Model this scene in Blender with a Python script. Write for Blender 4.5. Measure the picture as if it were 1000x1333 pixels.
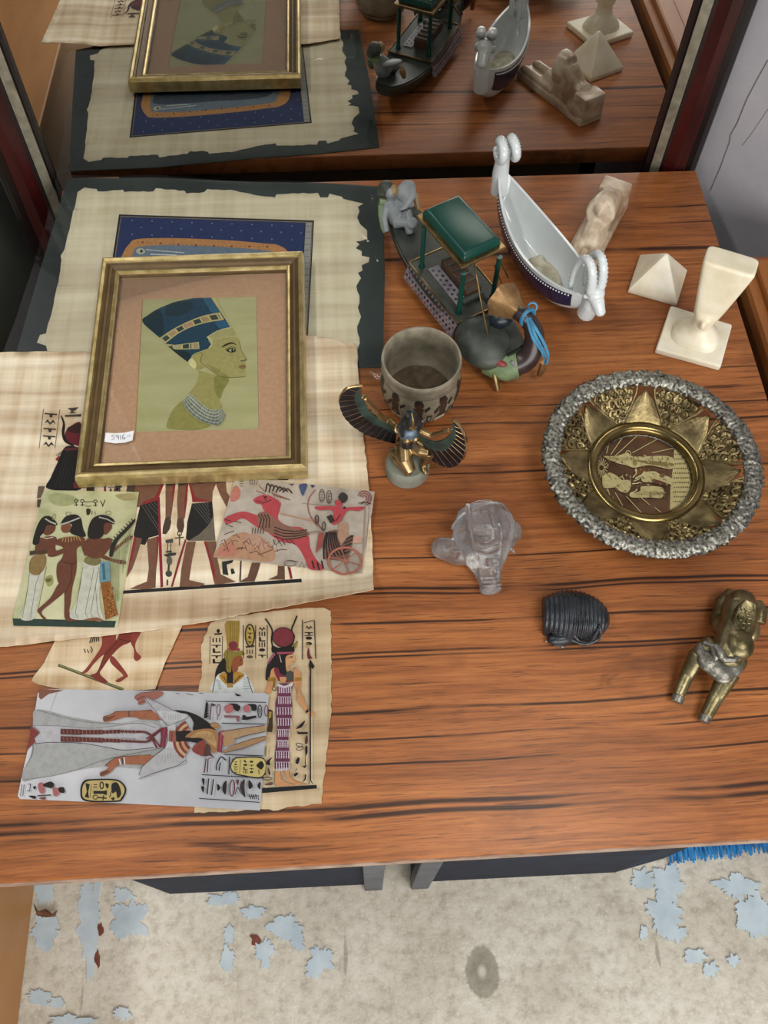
import bpy, bmesh, math, random
from mathutils import Vector, Matrix, noise
R = math.radians
for o in list(bpy.data.objects):
    bpy.data.objects.remove(o)
scene = bpy.context.scene
COL = scene.collection
random.seed(7)

# ---------------------------------------------------------------- camera
# world: table top is z = 0, X runs along the mirror, Y away from the viewer, metres
FOC, PITCH, YAW, ROLL, CAMH = 1160.239, 1.0817723, 0.07664355, 0.0239820, 0.80
_cp, _sp = math.cos(PITCH), math.sin(PITCH)
FW = Vector((math.sin(YAW)*_cp, math.cos(YAW)*_cp, -_sp))
_r0 = Vector((math.cos(YAW), -math.sin(YAW), 0)); _u0 = _r0.cross(FW)
RT = math.cos(ROLL)*_r0 + math.sin(ROLL)*_u0
UP = -math.sin(ROLL)*_r0 + math.cos(ROLL)*_u0
CAM = Vector((0, 0, CAMH))
cd = bpy.data.cameras.new('camera'); co = bpy.data.objects.new('camera', cd); COL.objects.link(co)
cd.lens = FOC/1333*36; cd.sensor_width = 36; cd.clip_start = 0.01
m = Matrix((RT, UP, -FW)).transposed().to_4x4(); m.translation = CAM
co.matrix_world = m
scene.camera = co

# ---------------------------------------------------------------- light
w = bpy.data.worlds.new('room'); scene.world = w; w.use_nodes = True
w.node_tree.nodes['Background'].inputs[0].default_value = (0.86, 0.93, 1.0, 1)
w.node_tree.nodes['Background'].inputs[1].default_value = 0.20
def area(name, loc, target, sx, sy, power, col):
    d = bpy.data.lights.new(name, 'AREA'); d.shape = 'RECTANGLE'; d.size = sx; d.size_y = sy
    d.energy = power; d.color = col
    o = bpy.data.objects.new(name, d); COL.objects.link(o); o.location = loc
    o.rotation_euler = (Vector(target)-Vector(loc)).to_track_quat('-Z', 'Y').to_euler()
    return o
# daylight from the shop front behind the photographer and two ceiling lamps (shadows fall to both sides of the
# picture frame in the photograph); ceiling 2.6 m above the floor, both lamps shine straight down
area('shop_window_front_offscreen', (0.5, -1.7, 0.52), (0.1, 0.3, -0.1), 2.4, 1.0, 60, (1.0, 0.98, 0.95))
area('ceiling_tube_left_offscreen', (-1.15, 0.45, 2.0), (-1.15, 0.4501, 0), 0.16, 1.5, 21, (1.0, 0.97, 0.92))
area('ceiling_lamp_right_offscreen', (0.75, -0.55, 2.0), (0.75, -0.5501, 0), 0.9, 0.9, 31, (1.0, 0.97, 0.92))
vs = scene.view_settings
vs.view_transform = 'Standard'; vs.look = 'None'; vs.exposure = -0.15; vs.gamma = 1.0; vs.use_curve_mapping = False

# ---------------------------------------------------------------- measuring helpers
def ray(x, y):
    return FW + RT*((x-500)/FOC) + UP*((666.5-y)/FOC)
def W(x, y, z=0.0):
    """photo measurement -> point on the horizontal plane at height z"""
    d = ray(x, y); t = (z-CAMH)/d.z
    return CAM + d*t
def WP(x, y, p, n):
    """photo measurement -> point on the plane through p with normal n"""
    d = ray(x, y); p = Vector(p); n = Vector(n)
    return CAM + d*((p-CAM).dot(n)/d.dot(n))
def lin(c):
    if isinstance(c, str):
        c = c.lstrip('#'); c = [int(c[i:i+2], 16)/255 for i in (0, 2, 4)]
        c = [v/12.92 if v <= .04045 else ((v+.055)/1.055)**2.4 for v in c]
    return tuple(c[:3])

# ---------------------------------------------------------------- materials
class NT:
    def __init__(s, name):
        s.m = bpy.data.materials.new(name); s.m.use_nodes = True
        s.t = s.m.node_tree; s.b = s.t.nodes['Principled BSDF']; s.out = s.t.nodes['Material Output']
    def n(s, typ, **kw):
        nd = s.t.nodes.new(typ)
        for k, v in kw.items():
            if k.startswith('i_'):
                key = k[2:]; key = int(key) if key.isdigit() else key.replace('_', ' ')
                nd.inputs[key].default_value = v
            else: setattr(nd, k, v)
        return nd
    def l(s, a, b): s.t.links.new(a, b)
    def coord(s, scale=(1, 1, 1), kind='Position', rot=(0, 0, 0), loc=(0, 0, 0)):
        src = s.n('ShaderNodeNewGeometry').outputs['Position'] if kind == 'Position' else s.n('ShaderNodeTexCoord').outputs[kind]
        mp = s.n('ShaderNodeMapping'); mp.inputs['Scale'].default_value = scale
        mp.inputs['Rotation'].default_value = rot; mp.inputs['Location'].default_value = loc
        s.l(src, mp.inputs['Vector']); return mp.outputs[0]
    def noise(s, vec, scale, detail=4, rough=.55, dist=0):
        nd = s.n('ShaderNodeTexNoise'); nd.inputs['Scale'].default_value = scale
        nd.inputs['Detail'].default_value = detail; nd.inputs['Roughness'].default_value = rough
        nd.inputs['Distortion'].default_value = dist
        s.l(vec, nd.inputs['Vector']); return nd.outputs['Fac']
    def ramp(s, fac, stops):
        nd = s.n('ShaderNodeValToRGB'); e = nd.color_ramp.elements
        while len(e) < len(stops): e.new(.5)
        for k, (p, c) in zip(e, stops):
            k.position = p; k.color = tuple(lin(c))+(1,) if not isinstance(c, (int, float)) else (c, c, c, 1)
        s.l(fac, nd.inputs[0]); return nd.outputs[0]
    def mix(s, fac, a, b, typ='MIX'):
        nd = s.n('ShaderNodeMix', data_type='RGBA', blend_type=typ)
        for v, k in ((fac, 0), (a, 6), (b, 7)):
            if hasattr(v, 'is_linked'): s.l(v, nd.inputs[k])
            else: nd.inputs[k].default_value = v if k == 0 else tuple(lin(v))+(1,)
        return nd.outputs[2]
    def math(s, op, a, b=0.0, c=None):
        nd = s.n('ShaderNodeMath', operation=op)
        for v, k in ((a, 0), (b, 1), (c, 2)):
            if v is None: continue
            if hasattr(v, 'is_linked'): s.l(v, nd.inputs[k])
            else: nd.inputs[k].default_value = v
        return nd.outputs[0]
    def bump(s, h, strength=.3, dist=.002):
        nd = s.n('ShaderNodeBump'); nd.inputs['Strength'].default_value = strength; nd.inputs['Distance'].default_value = dist
        s.l(h, nd.inputs['Height']); s.l(nd.outputs[0], s.b.inputs['Normal'])
    def set(s, rough=.5, metal=0, spec=.5, color=None, trans=0, ior=1.45, coat=0, sss=0):
        b = s.b
        b.inputs['Roughness'].default_value = rough; b.inputs['Metallic'].default_value = metal
        b.inputs['Specular IOR Level'].default_value = spec; b.inputs['Transmission Weight'].default_value = trans
        b.inputs['IOR'].default_value = ior; b.inputs['Coat Weight'].default_value = coat
        if sss:
            b.inputs['Subsurface Weight'].default_value = sss; b.inputs['Subsurface Radius'].default_value = (.02, .014, .008)
            b.inputs['Subsurface Scale'].default_value = .3
        if color is not None:
            if hasattr(color, 'is_linked'): s.l(color, b.inputs['Base Color'])
            else: b.inputs['Base Color'].default_value = tuple(lin(color))+(1,)
        return s.m

def plain(name, c1, c2=None, scale=40, rough=.5, metal=0, spec=.5, bump=0, bscale=None, stretch=(1, 1, 1), **kw):
    t = NT(name); c2 = c2 or c1
    v = t.coord(stretch)
    f = t.noise(v, scale, 5)
    col = t.ramp(f, [(.34, c1), (.66, c2)])
    if bump: t.bump(t.noise(v, bscale or scale*2, 4), bump, .002)
    return t.set(rough, metal, spec, col, **kw)

M = {}
def wood_table():
    t = NT('laminate_wood')
    wob = t.n('ShaderNodeNewGeometry').outputs['Position']
    # slow wave of the grain
    wn = t.n('ShaderNodeTexNoise'); wn.inputs['Scale'].default_value = 3.2; wn.inputs['Detail'].default_value = 2
    mpw = t.n('ShaderNodeMapping'); mpw.inputs['Scale'].default_value = (1, 2.2, 1); t.l(wob, mpw.inputs[0]); t.l(mpw.outputs[0], wn.inputs['Vector'])
    sub = t.n('ShaderNodeVectorMath', operation='SUBTRACT'); sub.inputs[1].default_value = (.5, .5, .5); t.l(wn.outputs['Color'], sub.inputs[0])
    mul = t.n('ShaderNodeVectorMath', operation='MULTIPLY'); mul.inputs[1].default_value = (0, .022, 0); t.l(sub.outputs[0], mul.inputs[0])
    add = t.n('ShaderNodeVectorMath', operation='ADD'); t.l(wob, add.inputs[0]); t.l(mul.outputs[0], add.inputs[1])
    P = add.outputs[0]
    def sc(s):
        mp = t.n('ShaderNodeMapping'); mp.inputs['Scale'].default_value = s; t.l(P, mp.inputs[0]); return mp.outputs[0]
    broad = t.noise(sc((1.3, 13, 1)), 1.0, 4, .6)
    fine = t.noise(sc((6, 170, 20)), 1.0, 6, .65)
    fib = t.noise(sc((26, 620, 40)), 1.0, 3, .6)
    col = t.ramp(broad, [(.30, '#90603a'), (.46, '#ae784a'), (.60, '#c48c58'), (.78, '#d8a26a')])
    col = t.mix(.7, col, t.ramp(fine, [(.30, '#835c44'), (.46, '#d6a884'), (.66, '#ffe0c0')]), 'MULTIPLY')
    col = t.mix(.35, col, t.ramp(fib, [(.35, '#9a9a9a'), (.6, '#ffffff')]), 'MULTIPLY')
    col = t.mix(1.0, col, '#efebe7', 'MULTIPLY')
    # worn darker blotches
    bl = t.noise(sc((9, 14, 1)), 1.0, 4, .6)
    col = t.mix(t.math('MULTIPLY', t.ramp(bl, [(.28, 1.0), (.42, 0.0)]), .45), col, '#5a3018')
    # long dark checks in the printed grain
    ck = t.noise(sc((3.2, 78, 6)), 1.0, 6, .6, .2)
    ckm = t.ramp(ck, [(.31, 1.0), (.37, 0.0)])
    col = t.mix(t.math('MULTIPLY', ckm, .82), col, '#2c1409')
    ck2 = t.noise(sc((13, 330, 9)), 1.0, 4, .6)
    col = t.mix(t.math('MULTIPLY', t.ramp(ck2, [(.34, 1.0), (.40, 0.0)]), .72), col, '#51301c')
    ck3 = t.noise(sc((30, 560, 9)), 1.0, 3, .6)
    col = t.mix(t.math('MULTIPLY', t.ramp(ck3, [(.33, 1.0), (.40, 0.0)]), .6), col, '#553420')
    # longer seams
    sx = t.n('ShaderNodeSeparateXYZ'); t.l(P, sx.inputs[0])
    brk = t.noise(sc((5, 9, 1)), 1.0, 3, .5)
    tot = None
    for (px, py, wd) in ((860, 326, .0030), (860, 270, .0012), (640, 532, .0010), (660, 553, .0016), (600, 618, .0012), (520, 727, .0010),
                        (560, 772, .0012), (850, 752, .0016), (740, 800, .0013), (300, 860, .0012), (620, 850, .0011), (500, 960, .0010),
                        (300, 1062, .0022), (760, 1048, .0022), (700, 985, .0012), (860, 905, .0016), (600, 300, .0012)):
        y0 = W(px, py).y
        d = t.math('ABSOLUTE', t.math('SUBTRACT', sx.outputs[1], y0))
        k = t.math('SUBTRACT', 1.0, t.math('DIVIDE', d, wd*1.35))
        k = t.math('MAXIMUM', k, 0.0)
        tot = k if tot is None else t.math('MAXIMUM', tot, k)
    tot = t.math('MULTIPLY', tot, t.ramp(brk, [(.36, 0.0), (.52, 1.0)]))
    tot = t.math('MINIMUM', t.math('MULTIPLY', tot, 1.5), .9)
    col = t.mix(tot, col, '#1e0d06')
    # a knot
    c = W(835, 885)
    mp = t.n('ShaderNodeMapping'); mp.inputs['Location'].default_value = (-c.x*30, -c.y*85, 0); mp.inputs['Scale'].default_value = (30, 85, 1)
    t.l(P, mp.inputs[0])
    ln = t.n('ShaderNodeVectorMath', operation='LENGTH'); t.l(mp.outputs[0], ln.inputs[0])
    rr = t.math('ADD', ln.outputs['Value'], t.math('MULTIPLY', bl, 1.4)); rr = t.math('SUBTRACT', rr, .55)
    ring = t.ramp(t.math('MULTIPLY', rr, .5), [(.26, .0), (.38, .0), (.46, .65), (.52, .25), (.58, .5), (.68, 0.0)])
    col = t.mix(t.math('MULTIPLY', ring, t.ramp(fine, [(.4, 0.0), (.6, .8)])), col, '#3d1d0e')
    t.bump(t.math('ADD', fib, t.math('MULTIPLY', ckm, -.6)), .12, .001)
    return t.set(.42, 0, .38, col)
M['table'] = wood_table()
M['table_edge'] = plain('table_edge_band', '#a08878', '#7a5a46', 60, .45)
M['dark_under'] = plain('dark_underframe', '#4a3a2c', '#5a4836', 30, .7)

def concrete():
    t = NT('worn_concrete'); v = t.coord()
    a = t.noise(v, 5, 6, .6); b = t.noise(v, 60, 6, .7); c = t.noise(v, 240, 3, .6)
    col = t.ramp(a, [(.3, '#ada598'), (.5, '#c9c4b8'), (.7, '#d6d3c9')])
    col = t.mix(.5, col, t.ramp(b, [(.35, '#a49a8a'), (.5, '#e8e4da'), (.66, '#ffffff')]), 'MULTIPLY')
    col = t.mix(t.math('MULTIPLY', t.ramp(c, [(.62, 0.0), (.72, 1.0)]), .35), col, '#e9e6df')
    # damp ring stain
    p = W(628, 1265, -.60)
    mp = t.n('ShaderNodeMapping'); mp.inputs['Scale'].default_value = (38, 27, 0); mp.inputs['Location'].default_value = (-p.x*38, -p.y*27, 0)
    t.l(t.n('ShaderNodeNewGeometry').outputs['Position'], mp.inputs[0])
    ln = t.n('ShaderNodeVectorMath', operation='LENGTH'); t.l(mp.outputs[0], ln.inputs[0])
    r = t.math('ADD', ln.outputs['Value'], t.math('MULTIPLY', b, .35))
    st = t.ramp(t.math('MULTIPLY', r, .5), [(.14, .12), (.24, .75), (.5, .62), (.56, .0)])
    col = t.mix(st, col, '#6c6654')
    # scratches
    wv = t.noise(t.coord((60, 7, 1), rot=(0, 0, .8)), 1, 3, .5)
    col = t.mix(t.math('MULTIPLY', t.ramp(wv, [(.24, 1.0), (.28, 0.0)]), .5), col, '#6d675c')
    t.bump(b, .4, .003)
    return t.set(.75, 0, .3, col)
M['concrete'] = concrete()
M['paint'] = plain('flaking_blue_paint', '#a3b2bb', '#b9c6cc', 25, .6, bump=.2)
M['rust_chip'] = plain('red_brown_chip', '#5d3226', '#7a4030', 80, .7)
M['navy'] = plain('navy_metal', '#141924', '#1d2333', 30, .7, spec=.2)
M['navy_edge'] = plain('grey_navy_edge', '#50535a', '#3c3f47', 30, .5)
M['tan_wood'] = plain('tan_cabinet_wood', '#9a6a3c', '#b4814e', 3, .45, stretch=(6, 1, 1.2))
M['red_wood'] = plain('brown_chest_wood', '#8a5228', '#a2683a', 4, .4, stretch=(6, 1.4, 6))
def plaster():
    t = NT('white_plaster'); v = t.coord()
    a = t.noise(v, 4, 6, .6); b = t.noise(v, 70, 5, .6)
    col = t.ramp(a, [(.3, '#97949a'), (.7, '#b2afb3')])
    col = t.mix(t.math('MULTIPLY', t.ramp(b, [(.26, 1.0), (.31, 0.0)]), .5), col, '#77726c')
    t.bump(b, .15, .002)
    return t.set(.8, 0, .2, col)
M['plaster'] = plaster()
M['crack'] = plain('plaster_crack', '#6c6868', '#57514e', 60, .9)
M['mahog'] = plain('dark_mahogany', '#240b0a', '#3d1010', 5, .3, spec=.5, stretch=(8, 8, 1))
M['mahog_dark'] = plain('black_brown_moulding', '#120a09', '#1d0f0d', 5, .35, stretch=(8, 8, 1))
M['slip'] = plain('tarnished_silver_slip', '#6f6a5c', '#8f8a78', 60, .4, .5, bump=.2)
def mirror():
    t = NT('mirror_silver'); return t.set(.012, 1.0, .5, '#c4c2bd')
M['mirror'] = mirror()
def clear(name, refl=.10, tint=(.97, .98, .97), rough=.03, bump=0, bscale=30):
    t = NT(name); tr = t.n('ShaderNodeBsdfTransparent'); tr.inputs[0].default_value = tuple(tint)+(1,)
    gl = t.n('ShaderNodeBsdfGlossy'); gl.inputs['Roughness'].default_value = rough
    fr = t.n('ShaderNodeFresnel'); fr.inputs[0].default_value = 1.45
    if bump:
        bp = t.n('ShaderNodeBump'); bp.inputs['Strength'].default_value = bump; bp.inputs['Distance'].default_value = .004
        t.l(t.noise(t.coord((1, 1.6, 1)), bscale, 4, .5, .8), bp.inputs['Height'])
        t.l(bp.outputs[0], gl.inputs['Normal']); t.l(bp.outputs[0], fr.inputs['Normal'])
    f = t.math('MULTIPLY', fr.outputs[0], refl*10)
    f = t.math('MINIMUM', f, 1.0)
    mx = t.n('ShaderNodeMixShader'); t.l(f, mx.inputs[0]); t.l(tr.outputs[0], mx.inputs[1]); t.l(gl.outputs[0], mx.inputs[2])
    t.l(mx.outputs[0], t.out.inputs[0]); return t.m
M['film'] = clear('plastic_film', .19, (.985, .99, .985), .07, .3, 18)
M['glass'] = clear('picture_glass', .06, (.98, .99, .97), .01)

def papyrus(name, c1, c2, c3, rot=0, k=1.0):
    t = NT(name); 
    h = t.noise(t.coord((3, 60, 1), rot=(0, 0, rot)), 1, 4, .6); v = t.noise(t.coord((75, 3, 1), rot=(0, 0, rot)), 1, 4, .6)
    big = t.noise(t.coord((1.6, 26, 1), rot=(0, 0, rot)), 1, 4, .6)
    s = t.math('ADD', t.math('MULTIPLY', h, .5), t.math('MULTIPLY', v, .5))
    col = t.ramp(s, [(.34, c1), (.5, c2), (.64, c3)])
    col = t.mix(.55*k, col, t.ramp(big, [(.34, '#a07f5e'), (.58, '#ffffff')]), 'MULTIPLY')
    fl = t.noise(t.coord((14, 160, 1), rot=(0, 0, rot)), 1, 2, .5)
    col = t.mix(t.math('MULTIPLY', t.ramp(fl, [(.24, 1.0), (.3, 0.0)]), .45), col, '#8a6a45')
    t.bump(s, .25, .001)
    return t.set(.7, 0, .25, col)
M['pap_big'] = papyrus('papyrus_tan', '#c2aa88', '#e2d2b4', '#f0e6d0')
M['pap_sleeve'] = papyrus('papyrus_cream', '#cfc6a8', '#e2dac0', '#ebe6d2', 0, .4)
M['pap_god'] = papyrus('papyrus_grey_tan', '#a48f70', '#bda988', '#cdbd9f', 1.57, .4)
M['pap_small'] = papyrus('papyrus_pale', '#b79a72', '#d8c3a0', '#e8d9bd', 1.15, .7)
M['black_card'] = plain('black_backing_card', '#2b3432', '#3b4643', 14, .6)
def printm():
    t = NT('printed_ink'); a = t.n('ShaderNodeVertexColor', layer_name='ink')
    f = t.noise(t.coord(), 180, 4, .6)
    return t.set(.55, 0, .3, t.mix(.5, a.outputs['Color'], t.ramp(f, [(.3, '#cfcfcf'), (.6, '#ffffff')]), 'MULTIPLY'))
M['ink'] = printm()
def cardm(name, c1, c2, c3, rough, scale=22):
    t = NT(name); f = t.noise(t.coord(), scale, 5, .65)
    return t.set(rough, 0, .4, t.ramp(f, [(.32, c1), (.5, c2), (.68, c3)]))
M['card_harp'] = cardm('green_postcard', '#8f9468', '#b3b288', '#c2bf98', .35)
M['card_char'] = cardm('grey_beige_postcard', '#978b7e', '#aa9f92', '#b9ada0', .35, 40)
M['card_silver'] = cardm('pale_grey_postcard', '#9c9da2', '#a8a9ad', '#b5b5b8', .3, 9)
M['card_edge'] = plain('postcard_edge', '#c9c4b8', '#b8b2a4', 30, .7)
M['gold_wood'] = plain('gold_moulding', '#a08c58', '#cdb985', 60, .34, .7, bump=.08)
M['brown_mould'] = plain('bronze_brown_moulding', '#564329', '#6a5434', 40, .45, .2, bump=.06)
M['mount'] = plain('pinkish_mount_board', '#bd9478', '#c89f82', 220, .85, bump=.1)
M['green_board'] = plain('green_silk_print', '#aeaa7c', '#bab68a', 14, .6, stretch=(1, 5, 1))
M['label'] = plain('white_label', '#eeeef0', '#f6f6f8', 30, .7)
M['frame_back'] = plain('dark_backing', '#3a2a1c', '#4a3826', 30, .8)

# ---------------------------------------------------------------- mesh helpers
class MB:
    def __init__(s): s.v = []; s.f = []; s.mi = []
    def add(s, vs_, fs, mi=0, M4=None):
        o = len(s.v)
        for p in vs_: s.v.append(Vector(p) if M4 is None else M4 @ Vector(p))
        for f in fs: s.f.append([i+o for i in f]); s.mi.append(mi)
        return s
    def box(s, c, size, rot=0, mi=0, M4=None, taper=(1, 1)):
        hx, hy, hz = [q/2 for q in size]; T = Matrix.Translation(c) @ (rot if isinstance(rot, Matrix) else Matrix.Rotation(rot, 4, 'Z'))
        if M4 is not None: T = M4 @ T
        vs_ = [(sx*hx*(taper[0] if sz > 0 else 1), sy*hy*(taper[1] if sz > 0 else 1), sz*hz) for sz in (-1, 1) for sy in (-1, 1) for sx in (-1, 1)]
        return s.add(vs_, [(0, 2, 3, 1), (4, 5, 7, 6), (0, 1, 5, 4), (2, 6, 7, 3), (0, 4, 6, 2), (1, 3, 7, 5)], mi, T)
    def lathe(s, prof, n=40, c=(0, 0, 0), mi=0, M4=None, caps=True):
        vs_ = []; fs = []; T = Matrix.Translation(c) if M4 is None else M4
        for (r, z) in prof:
            for i in range(n):
                a = 2*math.pi*i/n; vs_.append((r*math.cos(a), r*math.sin(a), z))
        for k in range(len(prof)-1):
            for i in range(n):
                j = (i+1) % n; fs.append((k*n+i, k*n+j, (k+1)*n+j, (k+1)*n+i))
        if caps:
            fs.append(tuple(range(n-1, -1, -1))); q = (len(prof)-1)*n; fs.append(tuple(range(q, q+n)))
        return s.add(vs_, fs, mi, T)
    def tube(s, path, rad, n=10, mi=0, M4=None, flat=1.0, closed=False):
        path = [Vector(p) for p in path]; k = len(path)
        if not hasattr(rad, '__len__'): rad = [rad]*k
        vs_ = []; fs = []; prev = None
        for i, p in enumerate(path):
            a = path[(i-1) % k] if closed else path[max(i-1, 0)]; b = path[(i+1) % k] if closed else path[min(i+1, k-1)]
            d = (b-a)
            if d.length < 1e-9: d = Vector((0, 0, 1))
            d.normalize()
            if prev is None: prev = d.orthogonal().normalized() if abs(d.z) > .9 else d.cross(Vector((0, 0, 1))).normalized()
            u = (prev - d*prev.dot(d)).normalized(); prev = u; q = d.cross(u)
            for j in range(n):
                t = 2*math.pi*j/n; vs_.append(p + u*math.cos(t)*rad[i] + q*math.sin(t)*rad[i]*flat)
        for i in range(k if closed else k-1):
            i2 = (i+1) % k
            for j in range(n):
                j2 = (j+1) % n; fs.append((i*n+j, i*n+j2, i2*n+j2, i2*n+j))
        if not closed:
            fs.append(tuple(range(n-1, -1, -1))); fs.append(tuple(range((k-1)*n, k*n)))
        return s.add(vs_, fs, mi, M4)
    def ell(s, c, r, rot=None, nu=16, nv=10, mi=0, M4=None):
        T = Matrix.Translation(c) @ (rot if rot is not None else Matrix.Identity(4))
        if M4 is not None: T = M4 @ T
        if not hasattr(r, '__len__'): r = (r, r, r)
        vs_ = [(0, 0, -r[2])]; fs = []
        for k in range(1, nv):
            ph = -math.pi/2+math.pi*k/nv
            for i in range(nu):
                a = 2*math.pi*i/nu; vs_.append((r[0]*math.cos(ph)*math.cos(a), r[1]*math.cos(ph)*math.sin(a), r[2]*math.sin(ph)))
        vs_.append((0, 0, r[2])); top = len(vs_)-1
        for i in range(nu): fs.append((0, 1+(i+1) % nu, 1+i))
        for k in range(nv-2):
            for i in range(nu):
                a = 1+k*nu+i; b = 1+k*nu+(i+1) % nu; fs.append((a, b, b+nu, a+nu))
        q = 1+(nv-2)*nu
        for i in range(nu): fs.append((q+i, q+(i+1) % nu, top))
        return s.add(vs_, fs, mi, T)
    def loft(s, rings, mi=0, M4=None, caps=True):
        n = len(rings[0]); vs_ = [p for r in rings for p in r]; fs = []
        for k in range(len(rings)-1):
            for i in range(n):
                j = (i+1) % n; fs.append((k*n+i, k*n+j, (k+1)*n+j, (k+1)*n+i))
        if caps:
            fs.append(tuple(range(n-1, -1, -1))); q = (len(rings)-1)*n; fs.append(tuple(range(q, q+n)))
        return s.add(vs_, fs, mi, M4)
    def prism(s, pts, z0, z1, mi=0, M4=None):
        n = len(pts); vs_ = [(p[0], p[1], z0) for p in pts]+[(p[0], p[1], z1) for p in pts]
        fs = [tuple(range(n-1, -1, -1)), tuple(range(n, 2*n))]+[(i, (i+1) % n, n+(i+1) % n, n+i) for i in range(n)]
        return s.add(vs_, fs, mi, M4)
    def build(s, name, mats, parent=None, smooth=True, bevel=0, remesh=0, sm_iter=0, subsurf=0, angle=35, bseg=2, disp=None):
        me = bpy.data.meshes.new(name); off = Vector((0, 0, 0))
        if parent is not None: off = root_loc(parent)
        me.from_pydata([tuple(v-off) for v in s.v], [], s.f)
        mats = mats if isinstance(mats, (list, tuple)) else [mats]
        for mm in mats: me.materials.append(mm)
        for p, k in zip(me.polygons, s.mi): p.material_index = k
        bm = bmesh.new(); bm.from_mesh(me)
        bmesh.ops.recalc_face_normals(bm, faces=bm.faces); bm.to_mesh(me); bm.free()
        o = bpy.data.objects.new(name, me); COL.objects.link(o)
        if parent is not None: o.parent = parent
        if remesh:
            r = o.modifiers.new('r', 'REMESH'); r.mode = 'VOXEL'; r.voxel_size = remesh; r.use_smooth_shade = True
            if sm_iter:
                q = o.modifiers.new('s', 'SMOOTH'); q.iterations = sm_iter; q.factor = .5
        if bevel:
            b = o.modifiers.new('b', 'BEVEL'); b.width = bevel; b.segments = bseg; b.limit_method = 'ANGLE'; b.angle_limit = R(30)
        if subsurf:
            q = o.modifiers.new('u', 'SUBSURF'); q.levels = subsurf; q.render_levels = subsurf
        if smooth:
            for p in me.polygons: p.use_smooth = True
            if not remesh and angle < 180:
                q = o.modifiers.new('e', 'EDGE_SPLIT'); q.split_angle = R(angle)
        return o
ROOTS = {}
def root_loc(o):
    while o.parent is not None: o = o.parent
    return ROOTS.get(o.name, Vector((0, 0, 0)))
def thing(name, loc, label, cat, group=None):
    o = bpy.data.objects.new(name, None); COL.objects.link(o); o.location = loc; o.empty_display_size = .02
    ROOTS[o.name] = Vector(loc); tag(o, label, cat, group); return o
def tag(o, label, cat, group=None):
    o['label'] = label; o['category'] = cat
    if group: o['group'] = group
    return o
def struct(o): o['kind'] = 'structure'; return o
def spline(pts, sub=6, closed=False):
    """Catmull-Rom through the points"""
    P = [tuple(p) for p in pts]; n = len(P); out = []
    d = len(P[0])
    for i in range(n if closed else n-1):
        g = lambda k: P[k % n] if closed else P[min(max(k, 0), n-1)]
        a, b, c, e = g(i-1), g(i), g(i+1), g(i+2)
        for k in range(sub):
            t = k/sub
            out.append(tuple(.5*(2*b[q]+(c[q]-a[q])*t+(2*a[q]-5*b[q]+4*c[q]-e[q])*t*t+(3*b[q]-a[q]-3*c[q]+e[q])*t**3) for q in range(d)))
    if not closed: out.append(P[-1])
    return out
def centroid(pts): return sum((Vector(p) for p in pts), Vector((0, 0, 0)))/len(pts)

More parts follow.
